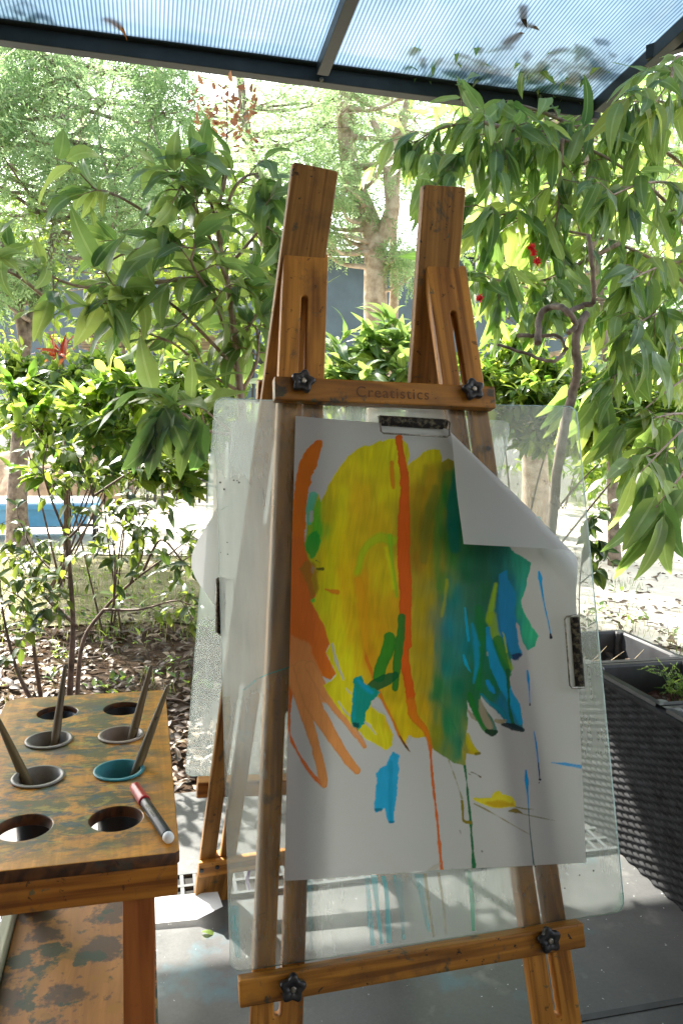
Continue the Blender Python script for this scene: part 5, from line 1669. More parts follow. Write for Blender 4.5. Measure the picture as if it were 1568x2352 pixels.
# ---- big gum on the right whose leaves hang over the frame
def gum_right():
    b0 = at(1690, 1600, 3.6); b0.z = -0.02
    t = thing('gum_tree', 'large gum tree hanging long glossy leaves over the right half', 'tree', tuple(b0))
    w = bmesh.new(); lv = Leaves()
    tr = [b0, at(1700, 1100, 3.55), at(1670, 700, 3.5), at(1640, 350, 3.5), at(1600, 0, 3.5), at(1580, -350, 3.5)]
    P = smooth_path(tr, 8); tube_bm(P, [0.05 - 0.035 * i / (len(P) - 1) for i in range(len(P))], 12, w)
    br = []
    def B_(pts, d0, d1, ntw, sz=.13, r0=0.009, vals=(0.05, 0.95), pl=6, twl=.15):
        n = len(pts)
        leafy_branch([at(x, y, d0 + (d1 - d0) * i / (n - 1) + random.uniform(-.03, .03)) for i, (x, y) in enumerate(pts)], lv, w, sz * 1.13, 0, ntw=max(4, int(ntw * 1.45)), r0=r0, r1=0.0022, twl=twl, perleaf=5, droop=0.85, start=0.15, vals=vals)
    B_([(1670, 700), (1560, 500), (1420, 380), (1290, 320), (1180, 300), (1100, 310)], 3.5, 2.9, 18, .13)
    B_([(1650, 450), (1500, 330), (1380, 290), (1250, 300), (1150, 330)], 3.5, 3.1, 15, .13)
    B_([(1290, 320), (1285, 400), (1282, 470), (1270, 540)], 3.0, 3.0, 8, .12)
    B_([(1680, 800), (1560, 640), (1420, 560), (1300, 530), (1180, 500), (1090, 470)], 3.5, 2.9, 18, .13)
    B_([(1420, 560), (1340, 600), (1260, 640), (1190, 650), (1120, 640)], 3.2, 2.8, 12, .13)
    B_([(1690, 900), (1560, 780), (1440, 700), (1330, 690), (1230, 720)], 3.5, 2.8, 14, .13)
    B_([(1640, 350), (1560, 260), (1500, 230), (1420, 240)], 3.5, 3.0, 8, .13)
    B_([(1640, 500), (1560, 430), (1480, 420), (1400, 450)], 3.5, 2.8, 10, .13)
    B_([(1660, 620), (1590, 600), (1520, 610), (1450, 640)], 3.5, 2.7, 10, .13)
    B_([(1690, 950), (1600, 860), (1530, 830), (1450, 840), (1400, 870)], 3.4, 2.6, 12, .13)
    B_([(1690, 1000), (1620, 960), (1560, 950), (1500, 960)], 3.4, 2.5, 11, .13)
    B_([(1690, 760), (1590, 720), (1510, 720), (1440, 760)], 3.4, 2.6, 11, .13)
    B_([(1100, 330), (1060, 370), (1030, 400), (1010, 440)], 3.0, 2.9, 7, .12)
    B_([(1180, 300), (1090, 280), (1000, 300), (950, 330)], 3.0, 3.1, 8, .12)
    B_([(1700, 1050), (1620, 1010), (1540, 1030), (1480, 1050)], 3.3, 2.4, 6, .14)
    B_([(1640, 200), (1560, 130), (1540, 180), (1500, 240)], 3.4, 2.9, 7, .14, vals=(.4, 1))
    B_([(1340, 300), (1250, 260), (1180, 240), (1120, 250)], 3.4, 3.2, 8, .13)
    B_([(1560, 520), (1400, 480), (1300, 470), (1200, 420)], 3.6, 3.3, 12, .13)
    # foreground sprays with big hanging leaves
    for (x, y, D, n, s0, s1) in ((1505, 1165, 1.95, 8, .15, .21), (1470, 1085, 2.1, 5, .13, .19), (1375, 925, 2.6, 9, .14, .20), (1420, 990, 2.5, 6, .12, .17), (1545, 1120, 2.0, 6, .13, .18), (1310, 900, 2.8, 7, .13, .18)):
        c = at(x, y, D)
        for _ in range(n):
            lv.add(c + rv() * 0.03, (random.uniform(-.75, .4), random.uniform(-.3, .3), -1), (rv().x * .7, -1, 0.3), random.uniform(s0, s1), random.uniform(0.15, 0.85))
        tube_bm(smooth_path([at(1690, y - 180, D + .5), at((x + 1690) / 2, y - 110, D + .2), c], 5), [0.006, 0.005, 0.005, 0.004, 0.004, 0.004, 0.003, 0.003, 0.003, 0.002, 0.002], 6, w)
    lf = Leaves()
    for (x, y, D) in ((1101, 685, 2.45), (1224, 580, 2.45), (1232, 600, 2.45), (1219, 568, 2.45)):
        c = at(x, y, D)
        for _ in range(46):
            d = rv()
            lf.add(c, d, rv(), random.uniform(.011, .018), random.random())
    ob('blossom', lf.mesh('blossom', OVAL), M_flower, t)
    ob('trunk', w, M_gumstem, t)
    ob('crown', lv.mesh('crown', GUMN), M_gum2, t)
gum_right()

# ---- leafy twigs resting over the awning
def roof_twig(x, y, n, r, label, size):
    c = onroof(x, y, 0.05)
    t = thing('leafy_twig', label, 'branch', tuple(c), 'leafy branches hanging over the awning')
    lv = Leaves(); w = bmesh.new()
    for k in range(n):
        a = random.uniform(0, 2 * math.pi); q = r * random.random() ** .6
        p = c + RX * q * math.cos(a) * 1.4 + RY * q * math.sin(a) + RZ * random.uniform(-.03, .06)
        lv.add(p, RX * random.uniform(-1, 1) + RY * random.uniform(-1, 1) + RZ * -.2, RZ + rv() * .5, size * random.uniform(.7, 1.3), random.random() * .6)
        tube_bm([c + RZ * .1, (c + p) / 2 + RZ * .07, p], [.003, .002, .001], 4, w)
    ob('twigs', w, M_twig, t); ob('leaves', lv.mesh('leaves', GUM), M_gum2, t)
roof_twig(1330, 165, 70, .24, 'leafy gum branch lying over the right corner of the awning', .11)
roof_twig(1060, 165, 56, .24, 'thin leafy branch over the middle of the right awning panel', .10)
roof_twig(1255, 225, 40, .16, 'leafy spray caught behind the front beam of the awning', .09)
roof_twig(30, 12, 10, .10, 'leafy branch over the far left of the awning', .09)

# ---- shrubs
def shrub(label, base, stems, spec, size, m, vals, tpl=OVAL, mt=None, group=None, name='shrub', droop=0.15, stem_r=0.007, dens=1.0, every=1):
    """spec: list of (x, y, D, rx, rz, n) leaf clouds in survey points; stems go from base to each cloud"""
    t = thing(name, label, 'shrub', tuple(base), group)
    lv = Leaves(); w = bmesh.new()
    nst = 0
    for (x, y, D, r, rz, n) in spec:
        c = at(x, y, D)
        b = Vector(base) + Vector((random.uniform(-.06, .06), random.uniform(-.05, .05), 0))
        mid = b.lerp(c, 0.55) + Vector((0, 0, .08 * (c - b).length)) + rv() * .05
        P = smooth_path([b, mid, c], 8)
        nst += 1
        if nst % every == 0: tube_bm(P, [stem_r * (1 - .75 * i / (len(P) - 1)) for i in range(len(P))], 6, w)
        ntw = max(3, int(n * dens) // 9)
        for k in range(ntw):
            d = rv(); q = random.random() ** .5
            e = c + Vector((d.x * r, d.y * r, d.z * rz)) * q
            a = c.lerp(P[-3], random.random()) + rv() * r * .15
            md_ = a.lerp(e, .5) + Vector((0, 0, .1 * (e - a).length))
            tube_bm([a, md_, e], [.0025, .0018, .0008], 4, w)
            fw = (e - a).normalized()
            for j in range(9):
                u = .3 + .7 * j / 8
                p = a.lerp(e, u) + Vector((0, 0, .1 * (e - a).length * 4 * u * (1 - u) * .5))
                y_ = (fw * .5 + rv() * .8 + Vector((0, 0, -droop))).normalized()
                lv.add(p, y_, Vector((rv().x * .5, rv().y * .5 - .2, 1)), size * random.uniform(.6, 1.3), min(1, max(0, random.uniform(*vals))))
    ob('stems', w, mt or M_twig, t)
    ob('leaves', lv.mesh('leaves', tpl), m, t)
    return t

shrub('dense glossy shrub with small pointed leaves filling the left middle', (-1.55, 4.3, -0.02), 6,
      [(60, 850, 4.2, .22, .16, 190), (160, 880, 4.1, .22, .15, 200), (250, 840, 4.2, .22, .14, 190), (330, 870, 4.1, .22, .16, 200), (420, 850, 4.2, .20, .15, 190), (500, 900, 4.2, .2, .14, 150), (200, 950, 3.9, .22, .14, 170), (330, 950, 3.9, .22, .14, 170), (430, 960, 4.0, .2, .15, 170), (40, 940, 4.0, .2, .14, 110), (520, 960, 4.2, .18, .14, 120), (280, 1010, 3.9, .2, .1, 90), (420, 1040, 4.0, .18, .12, 100), (120, 980, 3.9, .2, .1, 70)],
      .072, M_shrub, (.0, .95), dens=2.6, every=2)
shrub('loose leafy shrub in front of the dense one, at the left behind the sapling', (-1.0, 3.3, -0.02), 6,
      [(90, 960, 3.2, .17, .11, 70), (200, 900, 3.3, .18, .12, 90), (310, 880, 3.3, .18, .12, 90), (420, 880, 3.3, .17, .13, 90), (500, 930, 3.3, .14, .14, 70), (260, 980, 3.2, .18, .10, 80), (370, 1000, 3.2, .16, .12, 80), (460, 1030, 3.2, .14, .12, 60), (150, 1040, 3.2, .16, .08, 40), (420, 1100, 3.2, .14, .08, 60), (30, 900, 3.3, .14, .12, 60), (330, 1090, 3.2, .16, .07, 60), (220, 1090, 3.2, .16, .07, 50), (100, 1080, 3.2, .14, .07, 40)],
      .088, M_shrub, (.0, .9), dens=1.5, stem_r=.005, every=3)
shrub('bushy shrub with bright leaves seen between the easel uprights', (0.22, 3.6, -0.02), 5,
      [(770, 830, 3.5, .14, .13, 100), (850, 800, 3.6, .16, .14, 120), (820, 870, 3.4, .14, .1, 90), (900, 840, 3.5, .14, .14, 100), (880, 750, 3.7, .12, .1, 60), (930, 780, 3.6, .1, .12, 60), (760, 880, 3.5, .12, .1, 60), (640, 860, 3.6, .12, .12, 60), (900, 900, 3.5, .1, .1, 50)],
      .135, M_gum, (.15, 1.0), tpl=GUM, dens=.62)
shrub('dense shrub with small oval leaves at the right, above the board', (0.95, 4.1, -0.02), 6,
      [(1130, 860, 3.9, .2, .14, 170), (1200, 900, 3.8, .2, .14, 180), (1290, 940, 3.8, .2, .14, 180), (1380, 960, 3.7, .2, .13, 180), (1460, 930, 3.8, .2, .14, 160), (1540, 960, 3.8, .18, .14, 140), (1180, 800, 4.0, .18, .12, 110), (1330, 1010, 3.8, .16, .1, 90), (1450, 1000, 3.7, .16, .1, 90), (1250, 850, 4.0, .18, .12, 120), (1540, 1020, 3.7, .14, .1, 70), (1150, 950, 3.9, .2, .12, 120), (1230, 1000, 3.8, .18, .1, 110), (1400, 880, 3.8, .2, .12, 120)],
      .072, M_shrub, (.0, 1.0), dens=2.6, every=3)

# sapling in front at left: bare forked stems with sparse small leaves
def sapling():
    b0 = onz(158, 1640)
    t = thing('sapling', 'thin forked sapling with sparse dark leaves, growing behind the paint table', 'sapling', tuple(b0))
    w = bmesh.new(); lv = Leaves(); D = b0.y
    br = [[(158, 1640), (166, 1500), (168, 1420), (160, 1300), (148, 1220)], [(175, 1640), (190, 1480), (240, 1400), (300, 1340), (380, 1280), (445, 1230)], [(300, 1340), (330, 1250), (290, 1180), (270, 1150)],
          [(150, 1245), (190, 1200), (215, 1140), (190, 1080)], [(148, 1220), (120, 1150), (100, 1080), (110, 1020)], [(162, 1330), (110, 1300), (70, 1250), (40, 1180)], [(168, 1430), (100, 1360), (60, 1300), (10, 1280)],
          [(180, 1440), (120, 1390), (80, 1330)], [(240, 1400), (320, 1400), (400, 1380), (440, 1390)], [(90, 1640), (40, 1540), (10, 1420), (0, 1330)], [(100, 1640), (80, 1500), (70, 1400), (30, 1360)], [(330, 1310), (370, 1240), (420, 1290), (450, 1310)], [(215, 1140), (290, 1090), (350, 1060)], [(270, 1150), (320, 1180), (360, 1160)], [(262, 1390), (265, 1290), (260, 1240)]]
    dd = {0: 0, 1: -.06, 2: -.12}
    for k, pts in enumerate(br):
        dz_ = random.uniform(-.12, .12)
        PP = [at(x, y, D + dz_ * min(1, i * .6) * (0 if k == 0 else 1)) for i, (x, y) in enumerate(pts)]
        P = smooth_path(PP, 7)
        big = k in (0, 1, 9, 10)
        r0 = .0105 if k == 0 else (.008 if big else .0042)
        tube_bm(P, [r0 + (.0014 - r0) * i / (len(P) - 1) if k else r0 * (1 - .5 * i / (len(P) - 1)) for i in range(len(P))], 8, w)
        n = 7 if k in (0,) else 13
        for q in range(n):
            u = random.uniform(.35 if k else .6, 1); f = u * (len(P) - 1); i = min(int(f), len(P) - 2)
            a = P[i].lerp(P[i + 1], f - i); d = (rv() + (P[i + 1] - P[i]).normalized() * .5).normalized(); ln = random.uniform(.04, .12)
            e = a + d * ln
            tube_bm([a, e], [.0013, .0006], 4, w)
            for j in range(random.randint(2, 5)):
                lv.add(a.lerp(e, .4 + .6 * random.random()), d * .4 + rv() * .8 + Vector((0, 0, -.2)), (rv().x * .5, -.4, 1), random.uniform(.032, .058), random.random())
    ob('stems', w, M_stem, t); ob('leaves', lv.mesh('leaves', OVAL), M_sap, t)
sapling()

# small drooping seedling beside the board on the right
def seedling():
    b0 = onz(1330, 1560)
    t = thing('seedling', 'thin seedling with small dark leaves, at the right edge of the board', 'seedling', tuple(b0))
    w = bmesh.new(); lv = Leaves(); D = b0.y
    for pts in ([(1330, 1560), (1330, 1350), (1345, 1220), (1360, 1180)], [(1335, 1300), (1350, 1250), (1380, 1240)], [(1340, 1280), (1370, 1260), (1400, 1290)], [(1345, 1220), (1370, 1190), (1395, 1160)], [(1332, 1340), (1355, 1320), (1380, 1300)]):
        P = smooth_path([at(x, y, D) for x, y in pts], 6); tube_bm(P, [.003 - .0022 * i / (len(P) - 1) for i in range(len(P))], 6, w)
        for q in range(9):
            a = P[random.randrange(len(P) // 2, len(P))]
            lv.add(a, rv() + Vector((.4, 0, -.6)), (rv().x * .5, -.5, .8), random.uniform(.05, .09), random.random() * .5)
    ob('stems', w, M_stem, t); ob('leaves', lv.mesh('leaves', OVAL), M_sap, t)
seedling()

# ---- fine-leaved trees
def fine_tree(label, base, trunk, blobs, per, size, m, vals, trunk_r, tm=None, extra=(), name='tree', group=None, tpl=SPRIG, tap=.55):
    t = thing(name, label, 'tree', tuple(base), group)
    w = bmesh.new(); lv = Leaves()
    P = smooth_path(trunk, 8)
    tube_bm(P, [trunk_r * max(.16, 1 - tap * i / (len(P) - 1)) * (1 + .25 * math.exp(-i * .6)) for i in range(len(P))], 14, w)
    for e, r in extra:
        Q = smooth_path(e, 8); tube_bm(Q, [r * (1 - .6 * i / (len(Q) - 1)) for i in range(len(Q))], 10, w)
    cs = []
    for (c, r) in blobs:
        c = Vector(c)
        k = min(range(len(P)), key=lambda i: (P[i] - c).length + (0 if P[i].z < c.z else 1.0))
        a = P[k]; mid = a.lerp(c, .55) + Vector((0, 0, -.08 * (c - a).length)) + rv() * .08
        Q = smooth_path([a, mid, c], 6); rr0 = trunk_r * .22
        tube_bm(Q, [max(.003, rr0 * (1 - .85 * i / (len(Q) - 1))) for i in range(len(Q))], 6, w)
        for _ in range(3):
            e = c + rv() * r * .8
            tube_bm([Q[-3], (Q[-3] + e) / 2 + rv() * .05, e], [rr0 * .3 + .002, .003, .0015], 5, w)
        cs.append((c, r))
    sprig_cloud(lv, cs, per, size, vals)
    ob('trunk', w, tm or M_bark, t)
    ob('crown', lv.mesh('crown', tpl), m, t)
    return t

def unseen_canopy(n, c, s_, r0, r1):  # crown blobs above the frame, added to dapple the ground with shade
    return [((random.gauss(c[0], s_[0]), random.gauss(c[1], s_[1]), random.gauss(c[2], s_[2])), random.uniform(r0, r1)) for _ in range(n)]

def blobs(n, x0, x1, y0, y1, d0, d1, r0, r1, keep=lambda x, y: True):
    out = []
    while len(out) < n:
        x, y = random.uniform(x0, x1), random.uniform(y0, y1)
        if keep(x, y):
            out.append((at(x, y, random.uniform(d0, d1)), random.uniform(r0, r1)))
    return out

b0 = at(45, 1290, 5.6); b0.z = -0.02
fine_tree('fine-leaved tree with a rough brown trunk at the far left', b0,
          [b0, at(40, 1150, 5.6), at(50, 950, 5.6), at(60, 780, 5.6), at(110, 600, 5.7), at(150, 350, 5.9), at(160, 100, 6.0), Vector((-2.4, 7.4, 5.6))],
          blobs(70, -120, 430, 60, 690, 5.0, 6.6, .20, .40, lambda x, y: not (y > 540 and x > 140)) + unseen_canopy(30, (-2.9, 8.6, 5.7), (1.7, .8, .4), .3, .55), 135, .105, M_fine, (.1, .9), .085, tap=1.25,
          extra=(([at(60, 800, 5.6), at(20, 600, 5.5), at(-40, 420, 5.4)], .04), ([at(270, 480, 5.3), at(230, 330, 5.4), at(225, 220, 5.5)], .012), ([at(440, 500, 5.3), at(390, 400, 5.4), at(350, 290, 5.5)], .012)))
b0 = at(640, 1130, 8.4); b0.z = -0.02
fine_tree('airy fine-leaved tree behind the left easel upright', b0, [b0, at(630, 800, 8.3), at(600, 500, 8.2), at(560, 250, 8.0), at(540, 50, 8.0)],
          blobs(40, 330, 860, 120, 470, 7.2, 9.0, .30, .52, lambda x, y: not (x < 640 and x > 470 and y < 240)), 115, .12, M_fine, (.3, 1.0), .07)
b0 = at(868, 1120, 7.6); b0.z = -0.02
fine_tree('pale-barked tree forking between the two easel uprights', b0,
          [b0, at(872, 880, 7.6), at(862, 720, 7.6), at(860, 560, 7.6), at(838, 480, 7.6), at(806, 400, 7.6), at(790, 250, 7.5), at(800, 60, 7.5)],
          blobs(12, 690, 840, 420, 580, 6.9, 7.6, .12, .22) + blobs(16, 760, 1000, 60, 380, 7, 8.2, .3, .5) + blobs(5, 880, 960, 480, 640, 7.4, 7.9, .12, .2), 60, .115, M_fine, (.45, 1.0), .135, M_paper_bark,
          extra=(([at(870, 560, 7.6), at(900, 480, 7.5), at(895, 380, 7.5), at(930, 260, 7.4), at(980, 120, 7.4)], .085), ([at(893, 830, 7.9), at(905, 680, 7.9), at(903, 560, 7.9), at(915, 380, 7.9)], .06), ([at(890, 340, 7.5), at(862, 290, 7.4), at(850, 270, 7.4)], .045)))
b0 = at(1235, 1150, 7.0); b0.z = -0.02
fine_tree('pale straight-trunked tree at the right behind the hanging leaves', b0, [b0, at(1225, 900, 7), at(1232, 600, 7), at(1240, 350, 7), at(1250, 50, 7)],
          blobs(26, 1080, 1600, 120, 560, 6.4, 8, .3, .5) + blobs(10, 1350, 1600, 560, 900, 6.4, 8, .3, .45), 46, .19, M_fine, (.4, 1.0), .12, M_paper_bark)

# middle-distance foliage
b0 = at(300, 1140, 6.6); b0.z = -0.02
fine_tree('broad leafy tree of small oval leaves at the left, in front of the shed', b0, [b0, at(300, 950, 6.6), at(280, 750, 6.6), at(300, 560, 6.6)],
          blobs(62, -80, 690, 470, 800, 5.6, 7.4, .20, .36, lambda x, y: not (70 < x < 210 and 620 < y < 740)), 44, .10, M_shrub, (.2, 1.0), .03, tap=.8, tpl=OVAL)
b0 = at(1420, 1150, 5.4); b0.z = -0.02
fine_tree('second gum tree further back at the right, its leaves filling the gaps', b0, [b0, at(1400, 950, 5.4), at(1380, 700, 5.4), at(1350, 400, 5.4), at(1340, 200, 5.4)],
          blobs(52, 1000, 1620, 240, 1010, 4.5, 6.4, .18, .34, lambda x, y: not (y > 600 and x < 1080)), 26, .17, M_gum2, (.1, 1.0), .04, tap=.8, tpl=GUMN)

# distant trees beyond the shed
far_spec = ((-160, 14, 500, 260, 'pale green tree far behind, at the left edge'), (180, 16, 430, 300, 'pale tree far behind the left fine-leaved tree'), (480, 17, 420, 250, 'distant light green tree beyond the shed, left of the easel'),
            (800, 15, 420, 260, 'distant tree beyond the shed roof, between the easel uprights'), (1080, 16, 430, 240, 'distant pale tree right of the easel'), (1340, 14, 480, 300, 'distant light green tree behind the hanging gum leaves'), (1650, 15, 450, 300, 'distant tree at the far right edge'))
for (x, D, y0, rx, lab) in far_spec:
    b0 = at(x, 1100, D); b0.z = -0.03
    bl = [(at(random.gauss(x, rx * .45), random.uniform(190, 800), D + random.uniform(-1.2, 1.2)), random.uniform(.55, 1.0)) for _ in range(24)]
    fine_tree(lab, b0, [b0, at(x, 800, D), at(x + 20, 500, D), at(x, 250, D)], bl, 34, .30, M_far, (.2, 1.0), .16, M_bark, group='pale trees beyond the shed')

# low bushes along the far side of the path
for k, (x, D, lab) in enumerate(((-60, 9.8, 'low bush across the path at the far left'), (300, 9.6, 'low bush across the path behind the blue trough'), (520, 9.9, 'low bush across the path beside the black fence'), (720, 9.6, 'low bush across the path behind the easel'), (1000, 9.8, 'low bush across the path behind the board'), (1290, 9.4, 'low dark bush across the path, right of the board'), (1460, 9.8, 'low bush across the path near the red frame'), (1640, 9.6, 'low bush across the path at the far right'))):
    b0 = at(x, 1140, D); b0.z = -0.02
    spec = [(x + random.uniform(-110, 110), random.uniform(900, 1110), D + random.uniform(-.4, .4), .42, .34, 110) for _ in range(7)]
    shrub(lab, b0, 4, spec, .13, M_shrub, (.2, 1.0), group='low bushes along the far side of the path', name='bush')

# red cordyline
b0 = at(150, 1000, 4.9); b0.z = 0
t = thing('cordyline', 'red-leaved cordyline rosette above the shrub at the left', 'plant', tuple(b0))
lv = Leaves(); c = at(140, 815, 4.7)
for _ in range(22):
    lv.add(c + rv() * .03, rv() + Vector((0, 0, .35)), rv() + Vector((0, 0, 1)), random.uniform(.10, .19), random.random())
c2 = at(185, 860, 4.7)
ob('leaves', lv.mesh('leaves', [leaf_template(5, .16, .6, .05, .3, .1, 90)]), M_redleaf, t)
ob('stem', tube_bm([b0, at(152, 900, 4.8), c], [.02, .016, .012], 8), M_twig, t)

# twisted vine at the right
t = thing('vine', 'twisted woody vine looping among the shrubs at the right', 'vine', tuple(at(1330, 1000, 2.5)))
w = bmesh.new()
for pts, r in (([(1235, 790), (1238, 730), (1262, 705), (1300, 712), (1320, 745), (1305, 765)], .022), ([(1300, 720), (1340, 700), (1362, 690), (1358, 600), (1350, 540)], .018), ([(1188, 770), (1230, 772), (1280, 772), (1300, 800)], .013), ([(1255, 1632), (1258, 1400), (1268, 1180), (1290, 1010), (1312, 910), (1325, 850), (1322, 790), (1330, 750), (1345, 720)], .034), ([(1300, 800), (1270, 830), (1200, 810), (1140, 790)], .012)):
    P = smooth_path([at(x, y, 2.5 + random.uniform(-.04, .04)) for x, y in pts], 7)
    tube_bm([p + rv() * .002 for p in P], [r * .52 * (1 - .3 * i / (len(P) - 1)) for i in range(len(P))], 9, w)
ob('stem', w, M_bark, t)

# ------------------------------------------------------------------ BACKGROUND STRUCTURES
WD = 13.2
bld = thing('shed', 'dark blue-grey shed with a sunlit metal roof behind the trees', 'shed', (0, WD, 0))
wz = at(860, 592, WD).z
x0_, x1_ = -7.6, 4.6
ob('wall', box_bm(x1_ - x0_, 0.15, wz - 0.6, 0.0, off=((x0_ + x1_) / 2, WD + 0.075, (wz + 0.6) / 2)), M_wallp, bld)
bm = bmesh.new()
n = 400
pr = None
for i in range(n + 1):
    x = x0_ - .3 + (x1_ - x0_ + .6) * i / n
    z = .012 * math.sin(2 * math.pi * x / .076 * .5)
    v = (bm.verts.new((x, WD - .35, wz + z + .05)), bm.verts.new((x, WD + 3.2, wz + 1.15 + z)))
    if pr: bm.faces.new((pr[0], v[0], v[1], pr[1]))
    pr = v
ob('roof', bm, M_roofmetal, bld)
ob('gutter', box_bm(x1_ - x0_ + .6, .11, .09, .01, off=((x0_ + x1_) / 2, WD - .40, wz - .02)), M_frame, bld)

# the ground rises to the shed
bm = bmesh.new()
gx_, gy_ = 60, 24
vv = [[bm.verts.new((-14 + 28 * i / gx_, 9.3 + 4.6 * j / gy_, -0.06 + 1.30 * (lambda t: t * t * (3 - 2 * t))(min(1, j / gy_ * 1.25)) + random.uniform(-.04, .04) * (j > 0))) for i in range(gx_ + 1)] for j in range(gy_ + 1)]
for j in range(gy_):
    for i in range(gx_):
        bm.faces.new((vv[j][i], vv[j][i + 1], vv[j + 1][i + 1], vv[j + 1][i])).smooth = True
kind(ob('bank_terrain', bm, M_sand), 'structure')

# black bar fence
fx0, fx1, FD = at(420, 900, 8.9).x, at(620, 900, 8.9).x, 8.9
fen = thing('bar_fence', 'black vertical bar fence glimpsed through the leaves left of the easel', 'fence', (fx0, FD, 0))
nb = 22
for i in range(nb):
    x = fx0 - .4 + (fx1 - fx0 + .8) * i / (nb - 1)
    ob('bar', box_bm(.025, .025, 1.75, 0.0, off=(x, FD, .875)), M_fence, fen)
for z in (.25, 1.6):
    ob('rail', box_bm(fx1 - fx0 + .85, .022, .04, 0.0, off=((fx0 + fx1) / 2, FD + .026, z)), M_fence, fen)
# weathered timber rail
a, b = at(190, 782, 7.4), at(520, 790, 7.4)
d_ = along(a, b)
tag(ob('timber_beam', box_bm(.16, (b - a).length, .10, .01), M_timber, None, frame((a + b) / 2, Vector((0, 0, 1)), d_)), 'weathered timber beam behind the leaves at the left', 'beam')
# posts that carry it
for x, lab in ((215, 'left timber post under the weathered beam'), (505, 'right timber post under the weathered beam')):
    p = at(x, 785, 7.4)
    tag(ob('timber_post', box_bm(.10, p.z, .10, .008), M_timber, None, frame((p.x, p.y + .02, p.z / 2 - .06), (1, 0, 0), (0, 0, 1))), lab, 'post')

# earth mound
bm = bmesh.new()
bmesh.ops.create_uvsphere(bm, u_segments=40, v_segments=20, radius=1)
mc = at(110, 1110, 9.0); mc.z = 0
for v in bm.verts:
    f = 1 + .15 * math.sin(v.co.x * 5 + 1) * math.sin(v.co.y * 6) + random.uniform(-.02, .02)
    v.co = Vector((v.co.x * .85 * f, v.co.y * .7 * f, max(-.1, v.co.z * .55 * f)))
tag(ob('boulder', bm, M_rock, None, Matrix.Translation(mc), smooth=True), 'rounded sandstone boulder behind the blue trough', 'rock')

# blue water trough
ca = at(-120, 1190, 5.95); cb = at(230, 1180, 6.25)
zt = at(100, 1152, 6.1).z
ca.z = cb.z = 0
d_ = along(ca, cb); ln = (cb - ca).length
tr = thing('water_trough', 'blue plastic play trough with a pale lid on black metal legs', 'water table', tuple((ca + cb) / 2))
TRM = frame((ca + cb) / 2, d_, Vector((0, 0, 1)).cross(d_))
print('trough z', zt, ln)
bm = bmesh.new()
rings = []
for (s_, z) in ((.84, zt - .17), (.90, zt - .04), (1.0, zt - .035), (1.0, zt), (.95, zt)):
    rings.append([bm.verts.new((p[0], p[1], z)) for p in rrect(-ln / 2 * s_, -.30 * s_, ln / 2 * s_, .30 * s_, .07)])
for a, b in zip(rings, rings[1:]):
    k = len(a)
    for i in range(k):
        bm.faces.new((a[i], a[(i + 1) % k], b[(i + 1) % k], b[i]))
bm.faces.new(rings[0])
bmesh.ops.recalc_face_normals(bm, faces=bm.faces)
ob('basin', bm, M_blue, tr, TRM)
ob('lid', plate(rrect(-ln / 2 * .97, -.285, ln / 2 * .97, .285, .07), [], .02, .004), M_bluetop, tr, TRM @ Matrix.Translation((0, 0, zt + .004)))
for sx in (-1, 1):
    for sy in (-1, 1):
        ob('leg', tube_bm([(sx * ln * .47, sy * .24, -0.02), (sx * ln * .47, sy * .24, zt - .04)], .016, 10), M_gunmetal, tr, TRM)
ob('stretcher', tube_bm([(-ln * .47, -.24, .10), (ln * .47, -.24, .10)], .012, 8), M_gunmetal, tr, TRM)
ob('stretcher', tube_bm([(-ln * .47, .24, .10), (ln * .47, .24, .10)], .012, 8), M_gunmetal, tr, TRM)

# red tubular frame with orange panel at the far right
c = at(1545, 1150, 6.6); c.z = 0
ch = thing('play_chair', 'red tubular metal chair with an orange back, far right edge', 'chair', tuple(c))
z0, z1 = at(1545, 1175, 6.6).z, at(1545, 1075, 6.6).z
w_ = .10
for s_ in (-1, 1):
    ob('leg', tube_bm(smooth_path([c + Vector((s_ * w_ * 1.3, -.02, -.01)), c + Vector((s_ * w_, 0, z0)), c + Vector((s_ * w_ * .55, 0, z0 + .07)), c + Vector((s_ * w_ * .9, .02, z1 - .02))], 5), .013, 8), M_redmetal, ch)
ob('crossbar', tube_bm([c + Vector((-w_, 0, z0 + .03)), c + Vector((w_, 0, z0 + .03))], .012, 8), M_redmetal, ch)
ob('backrest', box_bm(.34, .02, .24, .01, off=tuple(c + Vector((0.02, .05, z1 - .03)))), M_orange, ch)
ob('seat', box_bm(.30, .28, .02, .008, off=tuple(c + Vector((0.02, .17, z0 + .02)))), M_orange, ch)

# ------------------------------------------------------------------ GROUND COVER
def onmulch():
    while True:
        x, y = random.uniform(-2.6, 2.6), random.uniform(1.9, 4.3)
        k = (Vector((x, y, 0)) - sl(0, 0)).dot(K)
        if k > .01 and k < 2.1 and (x > -2.5):
            if x > .9 and k > 1.0 and random.random() < .8: continue
            if random.random() < (k - .2) / 2.6: continue
            return Vector((x, y, -0.026 + random.uniform(0, .028)))
kind(ob('leaf_litter', lit_scatter('leaf_litter', 9000, onmulch, M_litter, .025, .075, GUM, .35), M_litter), 'stuff')
def onfar():
    x, y = random.uniform(-5, 6), random.uniform(3.2, 8)
    return Vector((x, y, -0.010 + random.uniform(0, .012)))
kind(ob('leaf_litter', lit_scatter('leaf_litter', 2200, onfar, M_litter, .03, .08, GUM, .3), M_litter), 'stuff')
# bark chips and sticks
bm = bmesh.new()
for _ in range(420):
    p = onmulch(); a = random.uniform(0, 6.28); l_ = random.uniform(.02, .13)
    d_ = Vector((math.cos(a), math.sin(a), random.uniform(-.12, .2)))
    tube_bm([p, p + d_ * l_ * .5 + rv() * .006, p + d_ * l_], [.0035 * random.uniform(.5, 1.4)] * 3, 5, bm)
kind(ob('sticks', bm, M_twig), 'stuff')
